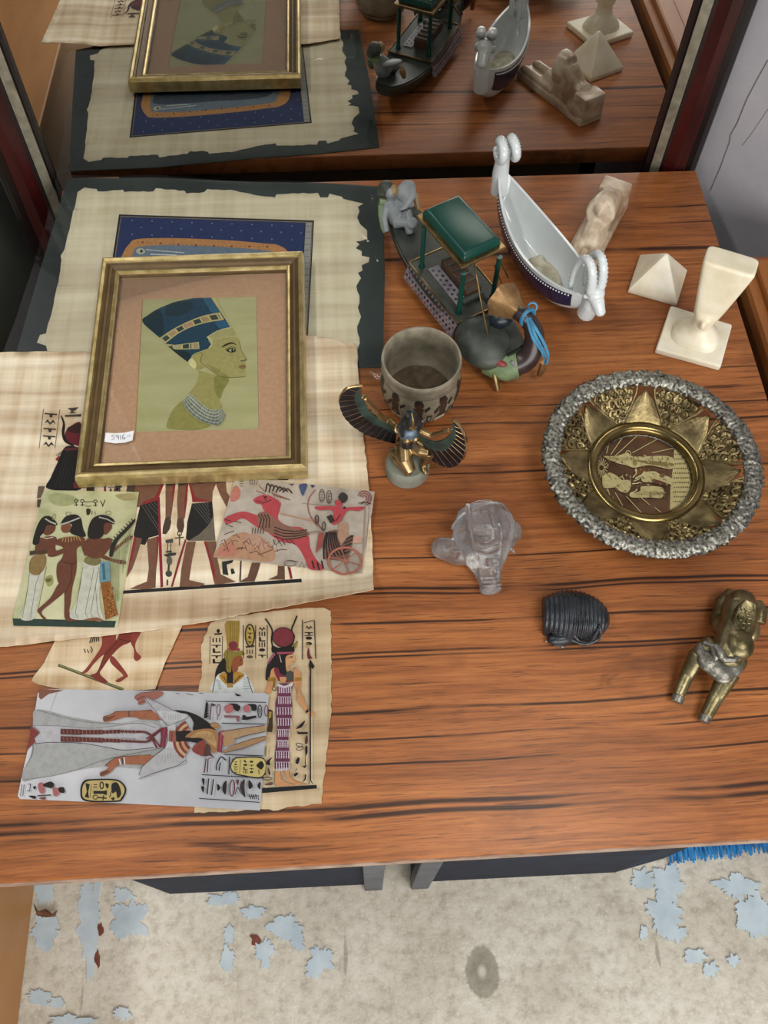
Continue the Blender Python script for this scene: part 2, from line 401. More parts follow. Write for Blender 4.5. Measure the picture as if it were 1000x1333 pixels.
class Art:
    """flat print: coloured shapes measured on the photograph and laid on the sheet's own plane"""
    def __init__(s, z, k=1.0): s.z = z; s.k = k; s.items = []; s.v(0, 0, 1)
    def v(s, ox, oy, sc): s.o = (ox, oy, sc); return s
    def c(s, p): return (s.o[0]+p[0]/s.o[2], s.o[1]+p[1]/s.o[2])
    def P(s, col, *pts): s.items.append((col, [s.c(p) for p in pts])); return s
    def S(s, col, *pts): return s.P(col, *spline(pts, 5, True))
    def E(s, col, cx, cy, rx, ry=None, rot=0, n=18):
        ry = ry or rx; c, q = math.cos(rot), math.sin(rot)
        return s.P(col, *[(cx+rx*math.cos(a)*c-ry*math.sin(a)*q, cy+rx*math.cos(a)*q+ry*math.sin(a)*c) for a in [2*math.pi*i/n for i in range(n)]])
    def L(s, col, w, *pts, sm=False, closed=False):
        if sm: pts = spline(pts, 5, closed)
        if closed: pts = list(pts)+[pts[0]]
        pts = [Vector((p[0], p[1])) for p in pts]; h = w/2; Lf = []; Rt = []
        for i, p in enumerate(pts):
            a = pts[max(i-1, 0)]; b = pts[min(i+1, len(pts)-1)]; d = b-a
            if d.length < 1e-6: continue
            d.normalize(); n = Vector((-d.y, d.x))*h; Lf.append(p+n); Rt.append(p-n)
        for i in range(len(Lf)-1): s.P(col, Lf[i], Lf[i+1], Rt[i+1], Rt[i])
        return s
    def ring(s, col, w, cx, cy, rx, ry=None, rot=0, n=22):
        ry = ry or rx; c, q = math.cos(rot), math.sin(rot)
        return s.L(col, w, *[(cx+rx*math.cos(a)*c-ry*math.sin(a)*q, cy+rx*math.cos(a)*q+ry*math.sin(a)*c) for a in [2*math.pi*i/n for i in range(n)]], closed=True)
    def glyphs(s, col, x, y, w, h, n, rnd=1, rot=0):
        """a column of small picture signs as on the sheet: birds, reeds, discs, bars"""
        rg = random.Random(rnd); c0, q0 = math.cos(rot), math.sin(rot)
        for i in range(n):
            cy = (i+.5)/n*h-h/2; sh = h/n*.42; kind = rg.randrange(6)
            def T(a, b): return (x+w/2+(a*c0-(cy+b)*q0), y+h/2+(a*q0+(cy+b)*c0))
            if kind == 0:
                s.P(col, T(-w*.4, -sh*.2), T(-w*.1, -sh), T(w*.1, -sh*.6), T(w*.05, 0), T(w*.4, sh*.7), T(w*.1, sh*.5), T(0, sh), T(-w*.15, sh*.3))
            elif kind == 1:
                for e in (-.3, 0, .3): s.P(col, T(w*(e-.06), -sh), T(w*(e+.06), -sh), T(w*(e+.06), sh), T(w*(e-.06), sh))
            elif kind == 2:
                s.P(col, *[T(w*.36*math.cos(a), sh*.7*math.sin(a)) for a in [k*math.pi/6 for k in range(12)]])
            elif kind == 3:
                s.P(col, T(-w*.45, -sh*.25), T(w*.45, -sh*.25), T(w*.45, sh*.15), T(-w*.45, sh*.15)); s.P(col, T(-w*.1, sh*.15), T(w*.15, sh*.15), T(w*.1, sh), T(-w*.05, sh))
            elif kind == 4:
                s.P(col, T(-w*.4, sh*.6), T(-w*.2, -sh*.7), T(0, sh*.4), T(w*.2, -sh*.7), T(w*.42, sh*.6), T(w*.2, sh*.1), T(0, sh), T(-w*.2, sh*.1))
            else:
                s.P(col, T(-w*.35, -sh), T(-w*.15, -sh), T(-w*.1, sh*.5), T(w*.4, sh*.4), T(w*.35, sh), T(-w*.35, sh))
        return s
    def build(s, name, parent, conv=None, mat=None):
        off = root_loc(parent); V = []; F = []; C = []; eps = 6e-6
        for i, (col, pts) in enumerate(s.items):
            zz = s.z+2.5e-5+eps*i; b = len(V)
            for p in pts:
                q = conv(p[0], p[1], 2.5e-5+eps*i) if conv else W(p[0], p[1], zz)
                V.append(tuple(q-off))
            F.append(list(range(b, len(V)))); C.append(lin(col))
        me = bpy.data.meshes.new(name); me.from_pydata(V, [], F)
        at = me.color_attributes.new('ink', 'FLOAT_COLOR', 'CORNER'); li = 0; k = s.k
        buf = []
        for p, c in zip(me.polygons, C): buf += list((min(c[0]*k, 1), min(c[1]*k, 1), min(c[2]*k, 1), 1))*p.loop_total
        at.data.foreach_set('color', buf)
        bm = bmesh.new(); bm.from_mesh(me)
        bmesh.ops.triangulate(bm, faces=[f for f in bm.faces if len(f.verts) > 3], ngon_method='EAR_CLIP')
        for f in bm.faces:
            if f.normal.z < 0 and conv is None: f.normal_flip()
        bm.to_mesh(me); bm.free()
        me.materials.append(mat or M['ink'])
        o = bpy.data.objects.new(name, me); COL.objects.link(o); o.parent = parent; return o

def sheet(name, outline, mat, parent, thick=.0004, hfun=None, grid=.012, edge=None):
    """a sheet of paper with a traced outline, cut into a grid so that it can curl"""
    off = root_loc(parent); bm = bmesh.new()
    f = bm.faces.new([bm.verts.new(p) for p in outline])
    bmesh.ops.triangulate(bm, faces=[f], ngon_method='EAR_CLIP')
    if hfun:
        xs = [p[0] for p in outline]; ys = [p[1] for p in outline]
        for ax, lo, hi in ((0, min(xs), max(xs)), (1, min(ys), max(ys))):
            k = lo+grid
            while k < hi:
                pn = Vector((1, 0, 0)) if ax == 0 else Vector((0, 1, 0))
                bmesh.ops.bisect_plane(bm, geom=bm.verts[:]+bm.edges[:]+bm.faces[:], plane_co=pn*k, plane_no=pn, dist=1e-6)
                k += grid
        for v in bm.verts: v.co.z += hfun(v.co.x, v.co.y)
    for f in bm.faces:
        if f.normal.z < 0: f.normal_flip()
    for v in bm.verts: v.co -= off
    me = bpy.data.meshes.new(name); bm.to_mesh(me); bm.free()
    for mm in (mat if isinstance(mat, list) else [mat]): me.materials.append(mm)
    for p in me.polygons: p.use_smooth = bool(hfun)
    o = bpy.data.objects.new(name, me); COL.objects.link(o); o.parent = parent
    if thick:
        q = o.modifiers.new('t', 'SOLIDIFY'); q.thickness = thick; q.offset = -1
    return o
def rag(pts, amp, step, rnd=3, closed=True):
    """worn paper edge: resample the outline and nudge it"""
    rg = random.Random(rnd); out = []; n = len(pts)
    for i in range(n if closed else n-1):
        a = Vector(pts[i]); b = Vector(pts[(i+1) % n]); L = (b-a).length; k = max(1, int(L/step))
        d = (b-a).normalized() if L > 0 else Vector((1, 0, 0)); nn = Vector((-d.y, d.x, 0))
        for j in range(k):
            q = a+(b-a)*(j/k)
            if j: q = q+nn*rg.uniform(-amp, amp)+d*rg.uniform(-.3, .3)*step
            out.append(q)
    return out
# ================================================================ the setting
FZ = -0.60
b = MB(); b.box((0.2, 0.0, FZ-.025), (5, 5, .05)); fl = struct(b.build('floor', M['concrete'], None, False))
def blob(px, py, rx, ry, seed, n=110, z=FZ, k=.55, kk=3.0):
    pts = []
    for i in range(n):
        a = 2*math.pi*i/n; r = 1+k*noise.noise(Vector((math.cos(a)*kk*.6, math.sin(a)*kk*.6, seed*3.7)))+.30*noise.noise(Vector((math.cos(a)*6, math.sin(a)*6, seed*1.3)))+.16*noise.noise(Vector((math.cos(a)*16, math.sin(a)*16, seed*2.3)))
        pts.append(W(px+rx*r*math.cos(a), py+ry*r*math.sin(a), z))
    return pts
for i, (x, y, rx, ry) in enumerate(((118, 1205, 15, 60), (112, 1165, 9, 14), (168, 1198, 22, 26), (160, 1165, 13, 9), (58, 1158, 12, 16), (58, 1212, 17, 20),
        (50, 1298, 16, 10), (75, 1305, 10, 7), (292, 1172, 18, 9), (298, 1215, 6, 12), (296, 1248, 9, 17), (370, 1208, 22, 16), (345, 1240, 13, 20), (388, 1225, 9, 12), (330, 1187, 14, 9),
        (418, 1250, 17, 20), (408, 1265, 10, 8), (835, 1145, 16, 14), (868, 1150, 20, 22), (866, 1190, 24, 24), (880, 1215, 12, 12), (960, 1155, 28, 16), (985, 1190, 24, 26), (905, 1245, 16, 8), (925, 1262, 9, 9),
        (955, 1250, 8, 9), (838, 1215, 5, 9), (160, 1320, 12, 8), (90, 1330, 26, 8))):
    pts = blob(x, y, rx, ry, i)
    sheet('paint_patch', [Vector((p.x, p.y, FZ+.0009+i*.00004)) for p in pts], M['paint'], fl, .0008)
for i, (x, y, rx, ry) in enumerate(((131, 1211, 4, 7), (127, 1248, 4, 9), (333, 1223, 6, 7))):
    bb = MB(); pts = blob(x, y, rx, ry, i+50, 14); bb.prism([(p.x, p.y) for p in pts], FZ, FZ+.001); bb.build('rust_chip', M['rust_chip'], fl, False)

# right wall with a short return, cracked plaster
xw = .475; WY0 = W(985, 331, -.01).y
wd = Vector((.66, -.75, 0)).normalized(); wn = Vector((-wd.y, wd.x, 0)); wp0 = Vector((.474, .935, 0))-wd*.42
wc = wp0+wd*.56+wn*.05
b = MB(); b.box((wc.x, wc.y, .40), (1.12, .10, 2.0), math.atan2(wd.y, wd.x)); wr = struct(b.build('wall_right', M['plaster'], None, False))
# crack lines in the plaster
def onwall(x, y): return WP(x, y, wp0, wn)
for pts in (((925, 248), (938, 218), (950, 185), (951, 176), (960, 160), (972, 130), (985, 105), (1000, 78)), ((966, 190), (980, 172), (1000, 142))):
    q = [onwall(*p) for p in pts]; bb = MB()
    bb.tube(q, .0007 if len(pts) > 4 else .0004, 5); bb.build('wall_crack', M['crack'], wr, False)
b = MB(); b.box((0.0, 1.24, .40), (3.2, .08, 2.0)); struct(b.build('wall_back', M['plaster'], None, False))

# ---------------------------------------------------------------- table
TX0, TX1, TY0, TY1 = -.345, .4615, .0925, .902
tb = thing('display_table', (.045, .5, -.023), 'low table with reddish brown wood grain top carrying the souvenirs', 'table')
b = MB(); b.box(((TX0+TX1)/2, (TY0+TY1)/2, -.0115), (TX1-TX0, TY1-TY0, .023)); 
o = b.build('tabletop', M['table'], tb, True, bevel=.003)
b = MB(); b.box(((TX0+TX1)/2, TY0-.0004, -.0125), (TX1-TX0-.006, .0012, .0165)); b.build('edge_band', M['table_edge'], tb, False)
b = MB(); b.box((.02, TY1-.03, -.053), (.62, .018, .06)); b.build('apron', M['dark_under'], tb, False)
# ---------------------------------------------------------------- mirror standing behind the table
LEAN = .0424373; MY = .925735
mir = thing('standing_mirror', (.03, MY-.02, FZ), 'tall mirror in dark mahogany frame leaning behind the table', 'mirror')
def MP(x, z, d=0.0):   # point of the leaning mirror plane, d towards the viewer
    return Vector((x, MY+z*math.sin(LEAN)/math.cos(LEAN)-d*math.cos(LEAN), z+d*math.sin(LEAN)))
GX0, GX1, MZ0, MZ1 = -.355, .4005, -.525, 1.05
b = MB(); b.add([MP(GX0-.01, MZ0), MP(GX1+.01, MZ0), MP(GX1+.01, MZ1), MP(GX0-.01, MZ1), MP(GX0-.01, MZ0, -.006), MP(GX1+.01, MZ0, -.006), MP(GX1+.01, MZ1, -.006), MP(GX0-.01, MZ1, -.006)],
    [(0, 1, 2, 3), (7, 6, 5, 4), (0, 4, 5, 1), (1, 5, 6, 2), (2, 6, 7, 3), (3, 7, 4, 0)])
b.build('glass', M['mirror'], mir, False)
# stiles and rails: moulding profile (offset outwards from the glass edge, height towards the viewer)
prof = [(0, .0), (0, .004), (.004, .006), (.005, .010), (.016, .013), (.018, .010), (.022, .011), (.034, .019), (.046, .020), (.050, .014), (.058, .013), (.066, .008), (.070, .002), (.070, -.012), (0, -.012)]
pm = [1, 1, 1, 2, 1, 1, 0, 0, 0, 1, 1, 1, 1, 1, 1]
def rail(name, a, bb, outx, outz, sa, sb):
    """a, b: glass corners (x, z); outx/outz: outward direction; sa, sb: mitre growth at the ends"""
    mb = MB(); n = len(prof); vs_ = []
    for (e, s_) in ((a, sa), (bb, sb)):
        for (u, d) in prof: vs_.append(MP(e[0]+outx*u+s_[0]*u, e[1]+outz*u+s_[1]*u, d))
    for i in range(n):
        j = (i+1) % n; mb.add([vs_[i], vs_[j], vs_[n+j], vs_[n+i]], [(0, 1, 2, 3)], pm[i])
    return mb.build(name, [M['mahog'], M['mahog_dark'], M['slip']], mir, True, angle=25)
rail('stile', (GX1, MZ0), (GX1, MZ1), 1, 0, (0, -1), (0, 1)); rail('stile', (GX0, MZ0), (GX0, MZ1), -1, 0, (0, -1), (0, 1))
rail('rail', (GX0, MZ0), (GX1, MZ0), 0, -1, (-1, 0), (1, 0)); rail('rail', (GX0, MZ1), (GX1, MZ1), 0, 1, (-1, 0), (1, 0))

# ---------------------------------------------------------------- neighbouring furniture and things under the table
p = W(35, 1240, FZ); cx = p.x
cab = thing('wooden_cabinet', (cx-.2, .2, FZ), 'plain tan wooden cabinet standing on the floor left of the table', 'cabinet')
b = MB(); b.box((cx-.2, .12, FZ+.21), (.40, 1.18, .42)); b.build('carcass', M['tan_wood'], cab, False, bevel=.003)
b = MB(); b.box((cx-.2, .12, FZ+.435), (.42, 1.20, .03)); b.build('top', M['tan_wood'], cab, False, bevel=.004)
# chest on the right
x0 = W(985, 425, -.02).x
ch = thing('wooden_chest', (x0+.07, .54, FZ), 'brown wooden chest with raised top moulding beside the table', 'chest')
cy_ = (.36+WY0)/2; ly = WY0-.36
b = MB(); b.box((x0+.07, cy_, (FZ-.06)/2), (.12, ly-.01, -.06-FZ)); b.build('body', M['red_wood'], ch, False, bevel=.004)
b = MB(); b.box((x0+.07, cy_, -.035), (.14, ly, .05)); b.build('lid', M['red_wood'], ch, False, bevel=.008)
for (cx_, yy_, sx, sy) in ((x0+.028, cy_, .03, ly-.03), (x0+.088, .39, .09, .03), (x0+.088, WY0-.03, .09, .03)):
    b = MB(); b.box((cx_, yy_, -.006), (sx, sy, .012)); b.build('lid_moulding', M['red_wood'], ch, False, bevel=.004)

# navy cabinets under the table that carry the table top
def crate(pts, posts, lab):
    P_ = [W(x, y, FZ) for x, y in pts]; back = .62
    foot = P_+[Vector((P_[-1].x, back, FZ)), Vector((P_[0].x, back, FZ))]
    c = centroid(foot); th = thing('low_cabinet', (c.x, c.y, FZ), lab, 'cabinet', 'navy cabinets under the table')
    b_ = MB(); b_.prism([(p.x, p.y) for p in foot], FZ, -.0232); b_.build('body', M['navy'], th, False, bevel=.003)
    for (xa, ya) in posts:
        p = W(xa, ya, FZ); b_ = MB(); b_.box((p.x, p.y-.001, (FZ-.0232)/2), (.026, .018, -FZ-.0232)); b_.build('corner_post', M['navy_edge'], th, False, bevel=.002)
crate(((168, 1144), (222, 1164), (490, 1151)), ((486, 1150),), 'navy metal cabinet under the table beside the tan cabinet')
crate(((536, 1149), (800, 1136), (866, 1117)), ((546, 1148),), 'navy metal cabinet under the table beside the blue brush')
# blue brush
A = W(872, 1122, FZ); B = W(1040, 1104, FZ)
e = (B-A).normalized(); n = Vector((-e.y, e.x, 0)); L = (B-A).length
br = thing('floor_brush', (A+B)/2+n*.04, 'broom head with bright blue bristles lying under the table', 'brush')
b = MB(); b.box((A+B)/2+n*.13+Vector((0, 0, .03)), (L, .07, .035), math.atan2(e.y, e.x)); b.build('brush_block', M['navy'], br, False, bevel=.006)
M['bristle'] = plain('blue_bristles', '#1f5a94', '#3f93cc', 30, .5)
b = MB(); rg = random.Random(3)
for i in range(420):
    u = rg.random()*L; r0 = A+e*u+n*(.10+.05*rg.random())+Vector((0, 0, .035)); r1 = A+e*(u+rg.uniform(-.012, .012))+n*rg.uniform(-.006, .02)+Vector((0, 0, .003+.03*rg.random()))
    b.tube([r0, (r0+r1)/2+Vector((0, 0, .008)), r1], .0014, 4)
o = b.build('bristles', M['bristle'], br, False); o['kind'] = 'stuff'
# dry leaf on the floor
M['leaf'] = plain('dry_leaf_brown', '#4a2a18', '#6d4526', 60, .7)
q = [W(x, y, FZ+h) for x, y, h in ((44, 1176, .012), (50, 1187, .004), (60, 1184, .008), (68, 1190, .004), (75, 1184, .012), (72, 1193, .004), (60, 1194, .002), (48, 1191, .002))]
b = MB(); b.add(q, [(0, 1, 7), (1, 2, 6, 7), (2, 3, 5, 6), (3, 4, 5)])
lf = b.build('dry_leaf', M['leaf'], None, True); lf.modifiers.new('t', 'SOLIDIFY').thickness = .0008
tag(lf, 'small curled brown dry leaf on the concrete floor', 'leaf')

M['olive'] = plain('dark_grey_green_metal', '#55574c', '#66685c', 6, .5)
M['pale_edge'] = plain('pale_metal_edge', '#77786f', '#8a8b82', 20, .5)
lk = thing('added_corner_cabinet', (-.66, .96, FZ), 'dark grey green metal cabinet added to darken the corner left of the mirror', 'cabinet')  # invented cabinet, added so the bright corner beside the mirror turns dark
b = MB(); b.box((-.66, .98, (FZ-.1)/2), (.36, .42, -.1-FZ)); b.build('body', M['olive'], lk, False, bevel=.004)
b = MB(); b.box((-.4815, .77, (FZ-.1)/2), (.012, .012, -.1-FZ)); b.build('edge_strip', M['pale_edge'], lk, False)
# ================================================================ papers and prints
def outl(z, pts): return [W(x, y, z) for x, y in pts]
# ---------------------------------------------------------------- papyrus in a plastic sleeve
zs = .0010
sl = thing('sleeved_papyrus', W(280, 330, 0), 'cream papyrus with blue starry print in a clear plastic sleeve on black card', 'papyrus print')
# black card: extends under the tan papyrus
cpts = outl(zs, ((88, 233), (200, 231), (330, 237), (420, 238), (498, 243), (501, 360), (498, 478), (110, 486), (20, 462), (52, 352)))
sheet('backing_card', cpts, M['black_card'], sl, .0008)
top = [(101, 250), (110, 244), (126, 246), (127, 249), (160, 247), (162, 250), (200, 249), (203, 245), (216, 247), (240, 248), (243, 252), (266, 250), (270, 246), (300, 247), (312, 250), (332, 254), (358, 257), (360, 253),
       (388, 252), (414, 251), (417, 257), (427, 257), (429, 252), (445, 256), (447, 259)]
rightp = [(473, 265), (466, 269), (468, 275), (465, 283), (469, 292), (478, 300), (478, 311), (463, 314), (468, 318), (463, 323), (471, 327), (471, 333), (481, 335), (480, 341), (471, 345), (472, 352), (466, 355), (470, 362),
          (464, 372), (468, 385), (466, 400), (470, 412), (465, 425), (468, 440), (466, 470), (465, 482)]
left = [(110, 484), (62, 458), (60, 450), (48, 446), (52, 436), (60, 434), (70, 395), (77, 360), (80, 338), (79, 333), (84, 325), (92, 290), (99, 262)]
rg = random.Random(5)
def fray(pts, a): 
    out = []
    for i in range(len(pts)-1):
        p, q = pts[i], pts[i+1]; out.append(p); L = math.hypot(q[0]-p[0], q[1]-p[1]); k = int(L/6)
        for j in range(1, k): out.append((p[0]+(q[0]-p[0])*j/k+rg.uniform(-a, a), p[1]+(q[1]-p[1])*j/k+rg.uniform(-a, a)))
    out.append(pts[-1]); return out
pap = sheet('papyrus_sheet', outl(zs+.0006, fray(top, .8)+fray(rightp, 1.3)+fray(left, .6)), M['pap_sleeve'], sl, .0004)
a = Art(zs+.0006, 1.15)
BL = '#2b3a66'
bq = [(156, 280), (408, 288), (398, 470), (128, 470)]
a.P('#1a1d2a', (155, 279), (409, 287), (399, 472), (126, 472)); a.P('#8a7a5c', (157.2, 281), (407.3, 289), (398, 471), (129, 471)); a.P(BL, (158, 282), (406.4, 290), (397, 470), (131, 470))
a.P('#9b9c98', (398, 290), (406, 290), (397, 470), (388, 470)); a.L('#23283a', 1.2, (397.5, 290), (387.5, 470))
for i in range(22): a.L('#6c6f70', .9, (398.2-i*.4, 294+i*8), (405-i*.4, 294+i*8))
# orange serpent band and pale inside
oc = '#b98a58'
a.S(oc, (157, 345), (160, 330), (168, 318), (180, 311), (230, 310), (300, 313), (345, 317), (362, 319), (376, 330), (380, 360), (378, 420), (355, 440), (200, 440), (165, 430), (156, 400))
a.S('#6f7f8e', (170, 345), (173, 330), (182, 321), (230, 319), (300, 322), (345, 326), (358, 332), (364, 360), (362, 410), (345, 426), (200, 426), (178, 416), (168, 390))
a.S('#3d4f63', (174, 352), (184, 335), (260, 335), (340, 338), (354, 360), (350, 400), (330, 416), (200, 416), (182, 400))
for i in range(30):
    t = i/29; x = 180+t*168; y = 315+t*6+1.5*math.sin(t*3)
    a.E('#7a3c30' if i % 4 == 1 else '#8f6a3c', x, y, 1.7 if i % 4 == 1 else .9, 1.2 if i % 4 == 1 else .8, n=8)
a.E('#b9bba6', 183, 327, 6, 4); a.E('#30343c', 184, 327, 2, 2, n=8); a.L('#c3c9c4', 1.2, (190, 325), (215, 327), (240, 329)); a.L('#c9cdc6', 1.5, (196, 331), (230, 332))
for i in range(9):
    for j in range(3):
        x = 172+i*26+(j % 2)*12; y = 287+j*9+i*.9
        if y < 308+i*.8: a.E('#8f9aa6', x, y, .9, .9, n=6)
for y in range(330, 470, 14):
    a.E('#8f9aa6', 146+ (330-y)*.08, y, .9, .9, n=6); a.E('#8f9aa6', 390-(y-330)*.05, y, .9, .9, n=6)
a.build('printed_picture', pap)
# the clear sleeve, a little wavy, overhanging on the left
def wav(x, y): return .0009+.0007*noise.noise(Vector((x*38, y*30, 2)))+.00012*noise.noise(Vector((x*95, y*80, 5)))
film = outl(zs+.0014, ((74, 226), (100, 229), (150, 230), (205, 229), (300, 236), (380, 236), (440, 238), (506, 243), (509, 360), (505, 497), (150, 500), (3, 462), (22, 412), (44, 345), (60, 290)))
fo = sheet('plastic_sleeve', film, M['film'], sl, 0, wav, .009)
# ---------------------------------------------------------------- large tan papyrus with standing figures
zb = .0045
bp = thing('papyrus_painting', W(250, 640, 0), 'large tan papyrus painted with standing figures in black kilts, lying under the gilt frame', 'papyrus')
base_pts = [(-40, 466), (0, 463), (60, 458), (115, 459), (250, 450), (398, 438), (420, 440), (440, 444), (463, 448), (465, 455), (466, 480), (470, 530), (474, 575), (479, 620), (483, 680), (486, 740), (486.5, 778),
            (455, 784), (400, 790), (330, 799), (260, 811), (200, 820), (140, 827), (100, 831), (50, 837), (0, 842), (-45, 846), (-55, 650)]
bo = outl(zb, base_pts)
pA = W(200, 822, zb); pB = W(487, 742, zb)   # fold line of the curled lower edge
fd = (pB-pA).normalized(); fn = Vector((fd.y, -fd.x, 0))
if (W(480, 778, zb)-pA).dot(fn) < 0: fn = -fn
def curl(x, y):
    q = Vector((x, y, zb))-pA; d = q.dot(fn); u = q.dot(fd)/(pB-pA).length
    z = 0
    if d > 0 and u > 0: z += min(d, .03)*.75*min(1, u*1.3)
    return z+.0
# leave the print area flat; the upper edge lifts a little
pT = W(250, 452, zb).y
def hbig(x, y):
    z = curl(x, y); e = y-(pT-.02)
    if e > 0: z += .0035*min(1, e/.025)*(.4+.6*abs(noise.noise(Vector((x*9, 1, 2)))))
    if x < -.33: z += .004*min(1, (-.33-x)/.04)
    return z
sheet('papyrus_sheet', rag(bo, .0006, .006, 8), M['pap_big'], bp, .0005, hbig, .012)
a = Art(zb, .85); DK = '#23211f'; SK = '#7a5440'; RD = '#8a2c2c'
a.v(150, 600, 4)
# base line
a.P(DK, (38, 675), (970, 613), (972, 632), (42, 692))
# man on the left: torso, kilt, legs, staff
a.P(SK, (50, 60), (300, 60), (255, 110), (225, 185), (220, 215), (150, 240), (110, 240), (80, 160))
a.P(RD, (262, 80), (290, 60), (250, 130), (228, 190), (222, 210), (140, 228), (146, 212), (205, 190), (235, 130))
a.P(DK, (175, 95), (215, 90), (210, 122), (180, 122))
a.P(SK, (262, 95), (310, 95), (305, 180), (298, 250), (290, 300), (262, 300), (262, 210)); a.P('#3d4638', (262, 95), (312, 92), (310, 130), (266, 130)); a.P(RD, (300, 100), (318, 95), (302, 215), (296, 215))
a.P('#4e3a2e', (262, 295), (288, 290), (292, 320), (284, 355), (265, 382), (246, 380), (248, 345))
a.P(DK, (130, 232), (225, 205), (236, 385), (175, 400), (155, 438), (110, 430), (95, 385))
for i in range(6): a.L('#6d6a60', 2, (140+i*16, 232-i*4), (236, 340-i*22) if i > 1 else (232, 372-i*20))
a.P(SK, (98, 395), (140, 405), (118, 480), (90, 560), (58, 610), (70, 540)); a.P(RD, (98, 395), (112, 398), (90, 500), (58, 610), (70, 540))
a.P(SK, (165, 410), (222, 392), (222, 470), (214, 560), (210, 660), (160, 668), (75, 668), (110, 650), (165, 628), (175, 560)); a.P(RD, (216, 395), (228, 392), (222, 500), (212, 580))
a.P('#8a2430', (222, 190), (232, 186), (250, 655), (236, 660), (228, 480))
# man in the middle
a.P(SK, (375, 60), (540, 60), (525, 120), (508, 160), (505, 215), (440, 210), (402, 200), (390, 130)); a.P(RD, (375, 90), (395, 130), (420, 190), (505, 212), (402, 215), (398, 180)); a.P(DK, (425, 92), (460, 88), (455, 118), (428, 118)); a.P(DK, (485, 88), (515, 85), (512, 104), (488, 106))
a.P(SK, (330, 90), (378, 90), (376, 200), (362, 300), (326, 305), (322, 220)); a.P('#3d4638', (328, 92), (380, 90), (378, 128), (330, 128)); a.P(RD, (372, 100), (382, 110), (372, 220), (362, 300), (360, 220))
a.P('#5a4232', (324, 300), (356, 298), (360, 340), (352, 372), (330, 372), (320, 340))
a.L('#4a4a3a', 6, (335, 380), (335, 440)); a.L('#4a4a3a', 6, (310, 402), (358, 398)); a.ring('#4a4a3a', 5, 335, 378, 10, 14)
a.P(DK, (400, 222), (505, 212), (512, 285), (520, 415), (380, 415), (368, 405), (375, 320)); a.P('#6f6656', (512, 285), (522, 415), (382, 416), (440, 380), (490, 330))
for i in range(7): a.L('#6d6a60', 2, (398+i*16, 224-i*2), (505-i*4, 350-i*22))
a.P(SK, (372, 420), (420, 420), (400, 520), (385, 620), (470, 640), (440, 655), (335, 655), (345, 560)); a.P(SK, (465, 418), (525, 418), (530, 500), (550, 590), (630, 630), (520, 645), (516, 560), (490, 480))
a.P(RD, (462, 420), (475, 420), (505, 520), (520, 570), (518, 645), (490, 520)); a.P('#8a2430', (362, 410), (372, 408), (300, 655), (290, 655), (330, 510))
a.P(SK, (520, 95), (575, 90), (580, 160), (600, 190), (580, 240), (548, 180), (528, 130)); a.P('#3d4638', (525, 90), (575, 84), (575, 108), (530, 116))
# signs between
a.P('#4a4a42', (262, 412), (300, 405), (302, 425), (264, 428)); a.L('#3a3834', 4, (275, 425), (272, 470)); a.L('#3a3834', 4, (290, 425), (288, 470)); a.P('#3a3834', (264, 470), (294, 466), (294, 476), (264, 478))
a.P('#3a3834', (250, 490), (285, 478), (318, 478), (316, 490), (270, 500)); a.E('#5c5a52', 282, 520, 15, 24); a.L('#3a3834', 10, (280, 540), (277, 570)); a.E('#4a483f', 279, 587, 17, 17); a.L('#3a3834', 8, (272, 618), (271, 648))
# right figure legs
a.L('#4a3a34', 8, (655, 520), (650, 625)); a.P('#6a4a3a', (712, 530), (758, 530), (740, 590), (725, 628), (640, 632), (690, 605)); a.P('#6a4a3a', (848, 545), (882, 548), (884, 618), (795, 618), (845, 595)); a.P('#8a2430', (898, 552), (912, 553), (924, 612), (912, 615))
a.P('#2e2c2a', (556, 525), (615, 515), (610, 530), (580, 540), (590, 595), (560, 590)); a.P('#2e2c2a', (600, 562), (615, 560), (625, 585), (605, 590))
a.P('#6a4a3a', (700, 60), (940, 40), (900, 100), (720, 90)); a.P(DK, (820, 65), (900, 55), (900, 100), (850, 100))
a.P(DK, (0, 110), (40, 112), (36, 130), (10, 160), (0, 150))
# left part: headdress and black hair
a.v(30, 500, 5.263)
a.L('#4a4238', 3, (140, 170), (110, 440)); a.L('#4a4238', 3, (252, 172), (218, 440)); a.glyphs('#3c352d', 135, 180, 95, 255, 5, 11, .07)
a.P('#4a4238', (305, 165), (380, 158), (360, 178), (340, 188), (370, 196), (320, 200), (330, 182)); a.P('#4a4238', (285, 212), (400, 205), (395, 222), (288, 224))
a.S('#1e1715', (258, 215), (275, 235), (288, 280), (285, 340), (310, 390), (350, 415), (330, 420), (280, 390), (265, 330), (272, 270))
a.S('#6b1f26', (290, 330), (330, 285), (395, 265), (395, 410), (340, 410), (300, 380)); a.S('#3a1c1a', (300, 310), (340, 280), (395, 268), (395, 330), (340, 335))
a.P('#8a8478', (222, 490), (260, 460), (290, 450), (280, 480)); a.P('#8a2c34', (220, 515), (245, 490), (262, 500), (236, 528))
a.S('#151311', (290, 430), (380, 440), (395, 540), (395, 720), (168, 716), (190, 640), (235, 540)); a.P('#5a2a2a', (280, 440), (395, 430), (395, 450), (290, 458))
for i in range(6): a.L('#38342e', 2, (300+i*14, 450), (220+i*26, 715))
a.P('#6a5a48', (105, 700), (150, 698), (140, 730), (120, 780), (95, 782)); a.P('#4a4238', (98, 790), (125, 790), (118, 842), (95, 842)); 
